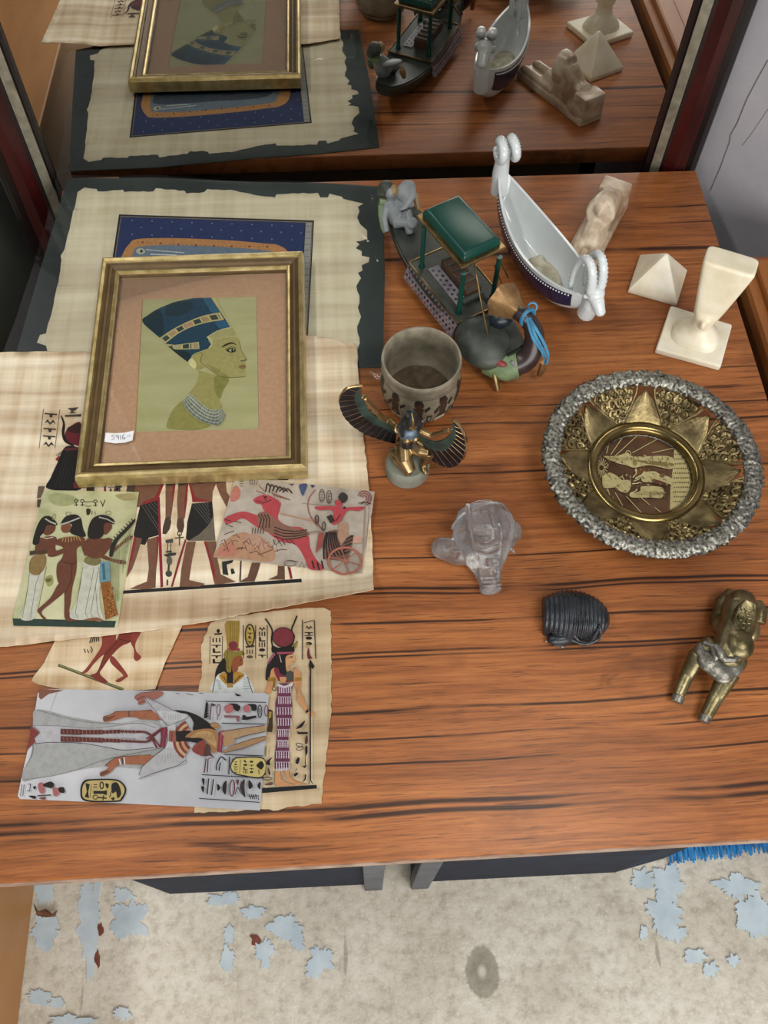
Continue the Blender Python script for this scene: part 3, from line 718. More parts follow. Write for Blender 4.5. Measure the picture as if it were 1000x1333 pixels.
a.P('#6a2428', (345, 672), (430, 670), (430, 712), (345, 712)); a.P('#3c3028', (435, 690), (490, 690), (488, 736), (435, 736)); a.P('#6a2428', (555, 680), (568, 680), (568, 736), (555, 736)); a.E('#3c342c', 635, 688, 40, 9); a.L('#5a5248', 3, (580, 708), (680, 706)); a.glyphs('#4a4238', 580, 712, 100, 26, 1, 4); a.P('#4a3a30', (715, 690), (770, 680), (760, 735), (708, 735))
a.build('printed_figures', bp)

# ---------------------------------------------------------------- postcards
def card(name, z, quad, mat, label, nb=0):
    c = centroid([W(x, y, 0) for x, y in quad]); th = thing(name, (c.x, c.y, 0), label, 'postcard')
    sheet('card', outl(z, quad), [mat], th, .0005); return th
h = card('postcard', .0058, ((57.2, 638), (181, 640.4), (153, 816.5), (140, 816), (17.5, 815), (16, 806)), M['card_harp'], 'green postcard of three women with a harp, lying on the tan papyrus')
a = Art(.0058, .85).v(10, 630, 5.5556); BR = '#6b3f2c'; HR = '#231d1a'; WHT = '#c9c9b8'
a.P('#2c3f36', (35, 972), (785, 990), (772, 1038), (42, 1026))
a.S('#a6a878', (300, 80), (420, 70), (520, 120), (420, 160), (320, 140)); a.S('#a79c6c', (780, 80), (900, 70), (930, 110), (840, 120)); a.S('#9c9c62', (270, 680), (320, 660), (330, 720), (290, 740)); a.S('#6e6233', (275, 690), (315, 680), (310, 705), (285, 710))
# hieroglyphs
for (x, y) in ((495, 135), (540, 135), (635, 138)): a.ring('#2c2a1c', 6, x, y-12, 13, 10, n=10); a.L('#2c2a1c', 7, (x, y), (x+2, y+25)); a.L('#2c2a1c', 5, (x-16, y+18), (x+14, y+14))
a.L('#2c2a1c', 5, (555, 130), (620, 128)); a.L('#2c2a1c', 4, (560, 155), (575, 162), (605, 160)); a.L('#2c2a1c', 6, (670, 120), (690, 160)); a.L('#2c2a1c', 6, (705, 115), (685, 165)); a.S('#3a2418', (570, 180), (600, 185), (592, 220), (572, 222)); a.L('#2c2a1c', 5, (612, 195), (608, 222)); a.L('#2c2a1c', 4, (632, 200), (634, 222))
# flute player (left)
a.S(WHT, (160, 560), (200, 510), (270, 510), (280, 560), (255, 680), (235, 780), (215, 860), (190, 975), (95, 975), (130, 860), (150, 720))
a.S('#8d7346', (160, 560), (200, 512), (270, 512), (280, 560), (262, 620), (215, 660), (160, 640)); a.L('#5c4630', 3, (165, 560), (150, 720), (105, 975)); a.L('#5c4630', 3, (240, 620), (205, 720), (170, 930), (165, 975)); a.L('#5c4630', 3, (280, 600), (250, 760), (215, 930))
a.S(BR, (200, 440), (230, 390), (340, 380), (350, 430), (290, 500), (210, 505)); a.S(BR, (255, 330), (290, 295), (345, 300), (335, 345), (290, 372), (260, 360))
a.S(HR, (180, 430), (210, 310), (255, 240), (310, 235), (355, 280), (350, 300), (285, 300), (262, 350), (235, 380), (225, 430)); a.L('#b8b4a4', 10, (270, 250), (310, 275), (350, 290)); a.ring('#8d8358', 4, 335, 238, 10, 22, .3)
a.L('#d0c8a8', 6, (240, 380), (280, 395), (330, 385)); a.L(BR, 22, (340, 410), (270, 460), (170, 500)); a.P('#4a3a28', (160, 485), (280, 480), (282, 498), (158, 516))
# dancer (middle)
a.S(BR, (330, 430), (390, 390), (520, 380), (560, 400), (540, 440), (500, 470), (500, 560), (495, 640), (470, 740), (455, 860), (450, 940), (540, 975), (535, 985), (420, 985), (410, 860), (405, 760), (360, 700), (355, 590), (395, 530), (400, 460))
a.S(BR, (370, 720), (440, 700), (410, 780), (330, 850), (245, 925), (280, 975), (260, 980), (215, 920), (230, 895), (310, 820))
a.S(BR, (345, 420), (300, 480), (290, 520), (340, 525), (420, 490), (420, 460), (350, 480)); a.S(BR, (525, 400), (570, 420), (600, 470), (560, 520), (530, 440))
a.S('#7c4c36', (385, 320), (400, 290), (450, 290), (460, 320), (440, 350), (400, 350)); a.S(HR, (385, 290), (420, 235), (490, 220), (530, 250), (545, 320), (565, 375), (520, 380), (450, 350), (465, 300), (440, 285))
a.L('#b8b4a4', 10, (380, 295), (430, 280), (520, 245)); a.ring('#8d8358', 4, 438, 215, 18, 12)
for i in range(7): a.L('#b08a4a', 7, (405+i*18, 375+abs(i-3)*2), (395+i*22, 415+8*math.sin(i)))
a.L('#3a241a', 3, (500, 560), (470, 580), (395, 560)); a.L('#3a241a', 3, (465, 580), (460, 700), (410, 800))
# harpist (right)
a.S(WHT, (545, 570), (580, 520), (650, 520), (690, 560), (680, 650), (665, 760), (668, 880), (690, 985), (590, 985), (450, 965), (500, 840), (530, 720)); a.S('#7d7548', (550, 560), (580, 520), (650, 520), (680, 560), (640, 590), (590, 585))
for x0, x1 in ((545, 490), (625, 560), (660, 600), (660, 650)): a.L('#5c4a34', 3, (x0, 600), (x0-25, 740), (x1, 930), (x1+20, 970))
a.S('#8a5a3a', (550, 985), (640, 965), (690, 990)); a.S(BR, (560, 420), (600, 385), (690, 395), (740, 390), (750, 440), (690, 520), (620, 540), (560, 500)); a.S(BR, (600, 470), (650, 490), (760, 540), (850, 555), (840, 580), (750, 560), (640, 520)); a.S(BR, (740, 480), (800, 440), (870, 380), (905, 375), (890, 400), (840, 430), (760, 500))
a.S(BR, (690, 285), (740, 275), (755, 310), (735, 345), (700, 365)); a.S(HR, (580, 380), (585, 310), (620, 245), (690, 222), (760, 250), (770, 290), (720, 280), (695, 300), (695, 360), (670, 390), (620, 400)); a.L('#a8a494', 9, (660, 240), (720, 255), (775, 285)); a.ring('#8d8358', 4, 728, 208, 20, 14)
# harp
for i in range(13): a.L('#8f9068', 3, (745+i*13, 520-i*18), (755+i*9, 900-i*12) if i < 6 else (790+i*7, 860-i*36))
a.S('#2a2620', (735, 520), (745, 450), (780, 390), (850, 320), (915, 255), (920, 275), (860, 345), (800, 410), (770, 470), (760, 520))
for i in range(9): a.L('#2a2620', 7, (760+i*18, 408-i*18), (750+i*18, 396-i*18))
a.P('#6f96a0', (672, 560), (738, 560), (742, 700), (665, 715), (662, 640)); a.P('#3f6a76', (680, 580), (700, 570), (712, 690), (690, 695)); a.P('#8f5a26', (668, 716), (742, 702), (770, 830), (800, 950), (705, 985), (690, 870)); a.L('#d8cba8', 4, (668, 716), (690, 870), (705, 985), (800, 950))
for i in range(40): a.E('#c08a3e' if i % 2 else '#5a3418', 690+rg.random()*70+ (i*6 % 30), 735+i*5.6, 6, 5, n=6)
a.build('printed_picture', h)

c = card('postcard', .0064, ((306, 620), (488, 640), (484, 668), (478, 690), (471, 746.5), (278, 725)), M['card_char'], 'grey beige postcard of a red horse and an archer in a chariot')
a = Art(.0064, .88).v(270, 610, 4.5455); PK = '#b4474c'; PB = '#7a5a4c'; LN = '#4a3430'; SND = '#b48a6c'
a.S(SND, (40, 520), (90, 440), (160, 390), (240, 380), (300, 440), (350, 430), (400, 480), (380, 550), (200, 535)); a.S('#b77a66', (60, 500), (100, 450), (150, 440), (170, 500), (110, 520)); a.S('#b9917a', (230, 400), (300, 390), (360, 440), (330, 480), (260, 460))
for q in ((100, 390, 160, 370), (150, 400, 190, 410), (210, 440, 250, 450), (300, 510, 380, 480), (400, 490, 470, 480), (80, 430, 120, 470), (170, 480, 230, 470), (250, 500, 330, 520)): a.L('#6a4636', 5, (q[0], q[1]), ((q[0]+q[2])/2, q[1]-12), (q[2], q[3]))
for i in range(14): a.L('#5f3c30', 3, (70+i*26, 455+30*math.sin(i*1.7)), (88+i*26, 440+30*math.sin(i*1.9)), (104+i*26, 462+30*math.sin(i*1.7)))
a.S('#c07a6a', (140, 150), (165, 100), (195, 130), (185, 180), (140, 195))
# horse
a.S(PK, (105, 290), (200, 255), (260, 265), (310, 290), (310, 350), (270, 330), (210, 295), (150, 320), (110, 325)); a.S(PK, (300, 290), (340, 250), (430, 200), (430, 240), (420, 300), (480, 340), (560, 350), (600, 400), (610, 470), (640, 530), (690, 590), (650, 600), (600, 590), (570, 520), (520, 450), (430, 430), (340, 360))
a.S(PK, (275, 180), (330, 155), (380, 165), (430, 200), (420, 250), (340, 250), (320, 215), (285, 205)); a.L(LN, 6, (290, 190), (330, 205), (380, 185)); a.L(LN, 6, (330, 160), (350, 190)); a.E('#2a1c1c', 345, 168, 8, 5)
a.S('#8a6252', (300, 270), (350, 260), (420, 310), (480, 340), (585, 370), (600, 395), (500, 420), (420, 400), (310, 350))
for i in range(4): a.L('#2e2422', 6, (395, 345+i*18), (450, 365+i*18), (520, 372+i*14), (590, 362+i*12))
for i in range(4): a.L('#2e2422', 6, (300+i*18, 270), (320+i*16, 300), (305+i*20, 350))
for i in range(6): a.L('#3a2a26', 8, (345+i*20, 135+ (i % 2)*6), (355+i*24, 90+i*6), (372+i*26, 105+i*8), sm=True)
for i in range(6): a.L('#8a4a40', 5, (380+i*14, 140+i*6), (400+i*18, 165+i*4)); 
a.L('#8a4a40', 4, (340, 150), (290, 130)); a.L('#8a4a40', 4, (345, 140), (305, 100)); a.L(LN, 4, (100, 300), (140, 310)); a.L(LN, 4, (105, 325), (150, 345)); a.L(LN, 4, (160, 310), (200, 320))
for (x, y) in ((620, 560), (650, 570), (675, 560)): a.L('#3a2626', 9, (x, y-15), (x+12, y+30))
for i in range(5): a.L(LN, 4, (390+i*25, 420), (400+i*30, 450-8*(i % 2)))
for i in range(5): a.L('#6a4038', 5, (270+i*16, 350), (265+i*16, 385))
a.L('#b98a70', 8, (430, 265), (640, 312)); a.L('#8f7a68', 3, (560, 205), (800, 225)); a.L('#9a5a50', 6, (640, 125), (605, 170), (595, 220), (610, 280), (650, 340), sm=True)
# glyph boxes and fan
a.ring('#5a4a44', 4, 678, 160, 15, 38); a.ring('#5a4a44', 4, 720, 168, 15, 38); a.glyphs('#5a4a44', 668, 130, 20, 62, 4, 3); a.glyphs('#5a4a44', 710, 140, 20, 62, 4, 5); a.S('#4a5478', (545, 95), (590, 90), (580, 130), (565, 160), (550, 130)); a.P('#3c3e5a', (610, 95), (640, 98), (620, 115)); a.glyphs('#4a4440', 480, 80, 36, 24, 1, 9)
for i in range(4): a.L('#4a3a36', 3, (190, 60+i*14), (214, 62+i*14)); a.L('#4a3a36', 3, (250+i*16, 65), (256+i*12, 95))
# archer
a.S(PK, (640, 225), (760, 222), (800, 230), (930, 225), (900, 250), (830, 250), (790, 310), (740, 330), (745, 250), (660, 245)); a.S(PK, (755, 190), (780, 185), (800, 210), (780, 230), (760, 215)); a.S('#3a3430', (775, 165), (800, 140), (830, 160), (825, 190), (800, 205), (785, 190)); a.L(LN, 6, (790, 270), (760, 310)); a.E('#4a3230', 812, 232, 9, 9)
for i in range(3): a.L('#8f4a48', 6, *[(930+(40-i*13)*math.cos(t), 175+(44-i*14)*math.sin(t)) for t in [q*.5-2.8 for q in range(9)]])
for i in range(6): a.L('#4a3430', 5, (930, 195), (895+i*15, 205+5*(i % 2)))
a.L('#a48a78', 6, (935, 200), (925, 480), (910, 540)); a.L('#8a7a70', 4, (960, 220), (940, 470))
a.P('#b08a70', (780, 320), (830, 320), (835, 400), (790, 450), (770, 400)); a.P('#9a5048', (660, 380), (690, 380), (680, 460), (640, 500)); a.P(PB, (715, 370), (765, 360), (775, 420), (790, 460), (850, 390), (868, 400), (850, 480), (830, 545), (685, 535), (700, 440))
for i in range(7): a.L('#2a2222', 8, (705+i*9, 375), (690+i*14, 450), (690+i*22, 535-i*5), sm=True)
for i in range(5): a.L('#2a2222', 7, (865-i*6, 395+i*24), (820-i*8, 420+i*22))
a.P('#3a2e2a', (705, 285), (735, 270), (755, 310), (730, 325)); a.L(PB, 9, (640, 290), (655, 330), (690, 370)); a.ring('#4a3834', 6, 648, 300, 10, 24); a.ring('#4a3834', 6, 690, 340, 9, 24); a.L('#8f7a6c', 7, (600, 380), (650, 370), (700, 380)); a.P('#c79a88', (865, 400), (920, 400), (910, 440), (860, 440))
a.ring('#b06a58', 13, 815, 545, 98, 78, 0, 36)
for i in range(6): a.L('#b06a58', 6, (815, 545), (815+94*math.cos(i*1.047+.3), 545+74*math.sin(i*1.047+.3)))
a.E('#b06a58', 815, 545, 14, 12); a.ring('#6a5a50', 4, 490, 560, 35, 18); a.L('#6a5a50', 4, (455, 580), (480, 545), (540, 550)); a.L('#6a5a50', 4, (545, 585), (560, 550), (575, 588), (590, 560))
a.build('printed_picture', c)

# ---------------------------------------------------------------- papyrus with two crowned women
zg = .0012
gp = thing('papyrus_strip', W(340, 920, 0), 'narrow papyrus strip showing a goddess in a long patterned dress', 'papyrus')
go = outl(zg, ((274, 811), (285, 805), (330, 799), (380, 793), (422, 791), (431, 796), (431, 840), (432, 880), (431, 930), (427, 970), (422, 1010), (419, 1046), (380, 1050), (362, 1055), (330, 1053), (300, 1056), (253, 1058), (256, 1030), (262, 960), (258, 900), (263, 876), (262, 840)))
gs = sheet('papyrus_sheet', rag(go, .0007, .004, 4), M['pap_god'], gp, .0004)
a = Art(zg, .75).v(250, 790, 5.2632); K = '#1d1815'; OC = '#a98a3e'; CR = '#7c3038'
# left column and queen
for x in (125, 210): a.L(K, 5, (x, 200), (x-4, 390))
a.E(K, 180, 165, 12, 14); a.P(K, (150, 182), (210, 178), (200, 190), (155, 192)); a.glyphs(K, 130, 210, 75, 180, 5, 21)
a.P(OC, (222, 120), (240, 95), (330, 95), (325, 200), (320, 285), (245, 290), (232, 200))
for i in range(7): a.L('#6e5a20', 3, (240+i*13, 100), (245+i*11, 285))
a.E(CR, 282, 262, 32, 27); a.P('#8f2f34', (240, 285), (330, 285), (325, 300), (248, 302))
a.S(K, (160, 520), (160, 450), (185, 390), (230, 340), (270, 330), (280, 440), (280, 540), (240, 540), (230, 450), (190, 460))
a.S('#93502c', (275, 340), (335, 335), (350, 370), (345, 400), (320, 410), (310, 440), (280, 450)); a.S('#8d7a34', (215, 330), (240, 290), (290, 305), (345, 300), (360, 330), (300, 340), (275, 370), (265, 450), (238, 440), (232, 370)); a.L('#5a4a20', 3, (245, 300), (240, 380), (255, 430)); a.E(K, 335, 365, 6, 4)
a.S('#d6dad8', (140, 585), (160, 490), (200, 455), (240, 500), (290, 500), (340, 450), (380, 480), (415, 590)); a.S('#b9872e', (185, 470), (235, 455), (240, 520), (285, 520), (290, 450), (360, 460), (330, 500), (285, 530), (230, 530))
for i in range(3): a.L('#5a4014', 3, (195+i*13, 470+i*2), (240, 505+i*9), (290, 505+i*9), (352-i*12, 466), sm=True)
a.P(K, (240, 450), (282, 450), (282, 530), (240, 530)); a.P('#a8823c', (240, 522), (280, 522), (280, 552), (240, 552))
for i in range(6): a.L('#5a6468', 2, (165+i*4, 500+i*12), (200, 510+i*10)); a.L('#5a6468', 2, (350, 480+i*16), (385+i*4, 490+i*14))
a.L(K, 4, (140, 585), (160, 490)); a.L(K, 4, (380, 480), (415, 590))
# cartouche columns
for x in (352, 436, 516): a.L(K, 5, (x, 125), (x, 355))
a.ring('#3a2c10', 9, 397, 195, 31, 75); a.E('#b59a4a', 397, 195, 26, 68); a.glyphs(K, 378, 135, 38, 120, 4, 31); a.P('#3a3026', (365, 270), (430, 262), (425, 275), (370, 280)); a.glyphs('#5a4a3a', 365, 290, 62, 70, 2, 8); a.glyphs(K, 450, 130, 60, 220, 6, 33)
# goddess: horns, disc, hair
a.L(K, 10, (502, 80), (530, 120), (550, 165), (545, 225), (552, 270), sm=True); a.L(K, 10, (720, 60), (700, 110), (682, 160), (700, 200), (690, 250), sm=True); a.S(K, (550, 265), (600, 280), (690, 250), (700, 280), (690, 310), (560, 320))
a.E(CR, 625, 208, 72, 66); a.ring(K, 5, 625, 208, 73, 67, n=30); a.L('#8d7a34', 9, (685, 270), (705, 255), (722, 235), (705, 285), sm=True)
a.S(K, (505, 495), (510, 420), (545, 340), (600, 290), (690, 290), (690, 320), (650, 340), (645, 400), (645, 475), (600, 480), (585, 420), (555, 430), (540, 470), (520, 500)); a.P('#a8485c', (580, 310), (690, 308), (692, 320), (585, 325)); a.P('#9a5a6a', (515, 385), (560, 310), (572, 325), (525, 390)); a.L('#c9b9b0', 5, (600, 330), (612, 380))
a.S('#d0a070', (645, 340), (690, 325), (705, 345), (700, 380), (680, 395), (660, 410), (680, 430), (650, 440), (642, 390)); a.L(K, 5, (665, 345), (690, 340)); a.E(K, 683, 345, 5, 4); a.L('#a03038', 5, (685, 378), (698, 376))
SKN = '#cd9463'
a.S(SKN, (520, 590), (500, 585), (535, 470), (545, 430), (575, 420), (600, 480), (555, 530), (540, 590)); a.S('#7c2c3c', (560, 430), (590, 420), (610, 460), (690, 480), (720, 430), (690, 420), (740, 440), (720, 470), (690, 510), (600, 510)); a.P(SKN, (600, 480), (650, 480), (640, 520), (605, 515)); a.E('#4a4a44', 672, 472, 30, 34)
a.S(SKN, (700, 430), (740, 440), (750, 500), (745, 580), (770, 660), (800, 715), (840, 720), (830, 740), (785, 720), (740, 640), (705, 550)); a.P('#9a7424', (520, 485), (570, 480), (565, 510), (520, 510)); a.P('#9a7424', (705, 485), (748, 482), (750, 505), (705, 510)); a.ring('#8a6420', 7, 563, 560, 12, 14); a.P('#8a6420', (555, 490), (575, 490), (568, 545), (556, 545))
# staff and right column
a.L(K, 10, (812, 395), (812, 715)); a.P(K, (810, 360), (840, 405), (830, 425), (805, 410), (800, 440), (800, 395)); a.L(K, 6, (757, 90), (757, 360)); a.L(K, 6, (838, 90), (848, 355)); a.L(K, 5, (765, 110), (830, 92)); a.glyphs(K, 770, 120, 62, 150, 4, 17); a.S('#6a2a2a', (790, 310), (800, 280), (810, 330), (825, 350), (795, 355)); a.ring('#b09a4a', 4, 790, 265, 12, 14); a.L(K, 5, (770, 198), (830, 194))
# dress, legs
a.v(330, 880, 7.41)
a.P('#6e3450', (232, 70), (385, 70), (360, 180), (375, 280), (370, 420), (345, 520), (335, 640), (350, 760), (350, 890), (205, 895), (205, 760), (222, 640), (228, 480), (212, 320), (212, 260), (232, 190)); a.P('#d9cfd0', (215, 895), (340, 885), (338, 912), (215, 922)); a.P('#e0d8d6', (230, 70), (300, 100), (380, 60), (375, 95), (300, 118), (235, 100))
for r_ in range(8):
    y0 = 92+r_*105; x0 = (240, 235, 222, 230, 232, 230, 215, 215)[r_]; x1 = (355, 350, 360, 358, 338, 325, 335, 338)[r_]
    for i in range(6):
        x = x0+(x1-x0)*i/5.2
        a.L('#d6c3cd', 6, (x, y0), (x+12, y0+16), (x+6, y0+34), (x+14, y0+54), (x+4, y0+72)); a.L('#d6c3cd', 5, (x+16, y0), (x+6, y0+18), (x+14, y0+36), (x+4, y0+54), (x+14, y0+72))
a.P(SKN, (208, 920), (262, 920), (270, 985), (310, 1020), (400, 1048), (390, 1060), (220, 1062), (205, 1040)); a.P(SKN, (300, 918), (345, 910), (352, 970), (400, 1010), (520, 1042), (500, 1052), (400, 1048), (330, 1010)); a.L(K, 3, (262, 920), (270, 985), (310, 1020), (400, 1048)); a.L(K, 3, (345, 910), (352, 970), (400, 1010), (520, 1042)); a.L(K, 3, (208, 920), (205, 1040), (220, 1062))
a.P('#151515', (85, 1080), (610, 1050), (612, 1085), (82, 1130))
a.P(SKN, (430, 120), (470, 200), (525, 320), (500, 340), (420, 230)); a.P(SKN, (515, 340), (575, 350), (585, 375), (555, 395), (520, 365)); a.P(K, (500, 340), (522, 318), (532, 345), (512, 360))
a.L(K, 14, (548, 0), (549, 560), (550, 1000)); a.L(K, 8, (550, 1000), (532, 1045)); a.L(K, 8, (550, 1000), (570, 1040))
a.S(K, (410, 510), (470, 450), (500, 430), (470, 490)); a.P(K, (422, 530), (440, 540), (525, 540), (525, 560), (430, 562)); a.S('#5a2a28', (500, 600), (520, 570), (524, 640), (500, 660)); a.S(K, (498, 690), (520, 670), (522, 740), (505, 780), (505, 860), (496, 850), (500, 760)); a.ring('#3a2020', 7, 445, 665, 32, 16, .2); a.ring('#5a2a28', 7, 450, 700, 34, 15, -.2); a.S(K, (405, 830), (430, 785), (448, 800), (430, 850)); a.S(K, (390, 950), (420, 930), (432, 945), (400, 970)); a.L(K, 6, (405, 920), (420, 890)); a.P(K, (470, 870), (520, 860), (495, 890)); a.P(K, (495, 950), (510, 950), (505, 1000), (470, 1030), (492, 990))
# glyphs left of the dress
a.P('#3a2a16', (140, 320), (185, 330), (188, 500), (180, 540), (132, 540), (150, 430)); a.P('#a88a3c', (148, 345), (175, 345), (170, 400), (150, 410)); a.S('#8d7a34', (112, 690), (128, 680), (125, 770), (110, 765)); a.S(K, (125, 850), (130, 820), (185, 780), (160, 820), (160, 860)); a.S(K, (140, 880), (165, 940), (150, 950)); a.ring('#4a4030', 8, 135, 990, 45, 14, 0); a.P('#3a3028', (95, 940), (125, 935), (120, 955), (92, 955)); a.S('#6a4a3a', (110, 1045), (180, 1020), (185, 1050), (130, 1056))
a.v(330, 880, 7.41)
a.build('printed_figures', gs)
sp = thing('papyrus_scrap', W(140, 855, 0), 'small pale papyrus scrap with red striding legs', 'papyrus')
so = outl(.0022, ((72, 833), (110, 826), (180, 816), (238, 812), (230, 830), (215, 862), (202, 897), (170, 899), (130, 899), (80, 897), (50, 891), (41, 886), (44, 880), (58, 862), (66, 845)))
ss = sheet('papyrus_sheet', rag(so, .0003, .005, 2), M['pap_small'], sp, .0004)
a = Art(.0022, .85).v(40, 810, 4.762); RB = '#8a3a2c'
a.L('#5a5a34', 18, (170, 265), (575, 418)); a.L('#9a9a68', 4, (175, 265), (575, 416)); a.L('#3a3a20', 3, (170, 272), (570, 425))
a.S(RB, (445, 60), (520, 60), (525, 130), (490, 180), (440, 210), (390, 260), (350, 310), (310, 318), (340, 290), (400, 210), (440, 140)); a.S('#7c3022', (470, 170), (530, 110), (560, 60), (630, 60), (620, 120), (560, 150), (500, 210), (450, 280), (430, 320), (480, 372), (430, 368), (370, 330), (410, 310), (440, 240)); a.S(RB, (500, 210), (530, 230), (600, 325), (590, 345), (550, 372), (525, 362), (560, 340), (570, 325), (495, 250)); a.S(RB, (640, 50), (685, 55), (650, 130), (655, 180), (685, 215), (660, 240), (640, 225), (640, 170), (620, 120)); a.P('#6b2c22', (630, 50), (690, 50), (684, 62), (630, 66))
a.L('#40180f', 3, (470, 175), (440, 250), (410, 320)); a.L('#40180f', 3, (540, 115), (500, 160), (470, 200)); a.L('#40180f', 4, (550, 105), (620, 122))
for i in range(5): a.L('#2e251c', 7, (380+i*10, 95+i*2-10), (365+i*14, 130-i*3))
for i in range(3): a.L('#2e251c', 6, (330+i*20, 165+i*4), (340+i*20, 190))
a.L('#2e251c', 6, (372, 150), (385, 178))
a.build('printed_figure', ss)

# ---------------------------------------------------------------- pale grey postcard with the queen lying on its side
s = card('postcard', .0034, ((55, 897), (120, 898), (205, 899), (280, 902), (345, 902), (350, 905), (344, 990), (338.5, 1055), (250, 1050), (120, 1044), (26, 1040), (23, 1036), (30, 1003), (42, 950), (49, 903)), M['card_silver'], 'pale grey postcard of a white robed queen placed sideways')
a = Art(.0034, .70).v(20, 890, 5.2632); AR = '#a8684a'
a.P('#8a5a44', (165, 35), (330, 45), (300, 55), (230, 70), (175, 110), (160, 90)); a.P('#c9c4be', (280, 60), (292, 60), (235, 205), (228, 205))
a.S('#b3b4b3', (120, 270), (150, 175), (400, 230), (700, 270), (980, 250), (1000, 560), (600, 570), (350, 610), (150, 650), (50, 660), (110, 470)); a.S('#c6c4c8', (120, 285), (300, 290), (550, 300), (820, 275), (1000, 300), (1000, 430), (800, 455), (600, 435), (400, 405), (130, 410), (165, 345))
a.L('#6a6a6c', 3, (125, 285), (300, 290), (550, 305), (820, 272), (960, 300), sm=True); a.L('#4a4048', 4, (130, 412), (250, 402), (450, 408), (620, 435), (750, 455), (950, 438), sm=True); a.L('#7a7a78', 3, (145, 180), (350, 235), (520, 265), (720, 275), sm=True); a.L('#7a7a6c', 3, (45, 660), (250, 632), (420, 590), (620, 520), (1000, 440), sm=True); a.L('#5a5a58', 3, (120, 400), (115, 480), (60, 590), (45, 650), sm=True)
a.P('#8a3a34', (105, 285), (165, 335), (130, 370), (135, 400), (90, 445), (75, 470), (100, 360)); a.L('#4a4048', 3, (112, 280), (170, 335), (128, 372), (140, 410))
for yy in (328, 378):
    pts = [(310, yy), (450, yy+4), (600, yy+4+ (6 if yy > 350 else 0)), (720, yy+ (14 if yy > 350 else -2)), (860, yy+(20 if yy > 350 else 2))]
    for i in range(len(pts)-1): a.L('#6a3630', (38, 32, 24, 17)[i], pts[i], pts[i+1])
    for i in range(40): a.L('#a87a6a' if i % 2 else '#4a241e', 3, (315+i*13, yy-12+i*.15), (320+i*13, yy+12+i*.15))
a.L('#6a3630', 15, (860, 328), (900, 335), (935, 365), (905, 395), (860, 398), sm=True)
a.L('#6a2a38', 14, (935, 368), (1000, 312)); a.L('#6a2a38', 12, (935, 372), (970, 440)); a.L('#6a2a38', 12, (945, 370), (990, 430)); a.L('#b06a70', 4, (960, 385), (985, 435))
# hands and arms (left ends)
a.S(AR, (605, 225), (650, 215), (690, 190), (780, 188), (1000, 182), (1000, 248), (780, 228), (700, 245), (640, 260), (605, 258)); a.S('#7a4a36', (605, 230), (650, 225), (690, 215), (640, 250), (605, 256)); a.L('#4a4a4a', 8, (775, 186), (782, 228)); a.L('#3a2418', 3, (605, 225), (650, 213), (690, 190), (780, 187), (1000, 181))
a.S(AR, (580, 610), (620, 590), (640, 565), (615, 560), (680, 510), (740, 500), (930, 490), (880, 550), (740, 552), (690, 570), (650, 610), (590, 635)); a.S('#7a4a36', (580, 612), (620, 595), (650, 600), (590, 634)); a.L('#d8d8d8', 10, (712, 515), (722, 555)); a.L('#3a3a3a', 7, (730, 508), (738, 552)); a.L('#e0e0e0', 8, (745, 505), (750, 552)); a.L('#3a2418', 3, (615, 560), (680, 510), (740, 498), (930, 488))
a.S('#a86a5c', (815, 95), (860, 62), (1000, 52), (1000, 85), (900, 125), (850, 145), (840, 120)); a.L('#5a2a28', 3, (815, 95), (860, 62), (1000, 52)); a.L('#5a2a28', 4, (830, 110), (880, 85)); a.L('#5a2a28', 4, (838, 140), (900, 110))
# cartouche and signs at the bottom
a.S('#171512', (445, 740), (470, 665), (560, 652), (690, 655), (745, 690), (760, 735), (735, 790), (690, 810), (480, 805)); a.S('#c9b474', (458, 738), (480, 675), (560, 662), (685, 665), (735, 695), (748, 735), (725, 782), (690, 800), (490, 795))
a.P('#1c1a16', (480, 680), (510, 690), (500, 740), (505, 785), (475, 775), (490, 740)); a.L('#4a4030', 4, (520, 690), (512, 780)); a.L('#2a2620', 6, (535, 690), (560, 692)); a.L('#2a2620', 6, (535, 708), (560, 710)); a.ring('#1c1a16', 8, 592, 697, 12, 22); a.S('#1c1a16', (615, 685), (640, 690), (630, 720)); a.P('#1c1a16', (535, 735), (600, 735), (630, 730), (625, 765), (600, 755), (535, 755)); a.ring('#5a4a34', 6, 548, 778, 16, 14); a.L('#1c1a16', 8, (565, 780), (625, 785)); a.L('#1c1a16', 6, (605, 765), (600, 800)); a.S('#1c1a16', (660, 690), (700, 680), (725, 750), (700, 785), (690, 740), (665, 750)); a.L('#1c1a16', 5, (645, 780), (665, 720)); a.S('#1c1a16', (655, 785), (680, 780), (672, 800))
for x in (45, 62): a.L('#3c3a3a', 4, (x, 690), (x-10, 770))
a.L('#3c3a3a', 6, (85, 690), (105, 685), (98, 735), (80, 735)); a.S(K, (120, 710), (140, 700), (135, 725)); a.S('#b46a68', (155, 690), (190, 680), (200, 740), (170, 750)); a.S(K, (190, 690), (240, 670), (265, 690), (250, 715), (200, 705)); a.S('#b46a68', (258, 715), (300, 720), (300, 755), (265, 770)); a.S(K, (295, 715), (330, 710), (338, 745), (305, 745)); a.L('#4a3a3a', 8, (150, 768), (245, 762)); a.S(K, (90, 768), (140, 770), (130, 790)); a.S('#8a4a44', (160, 785), (205, 775), (200, 795))
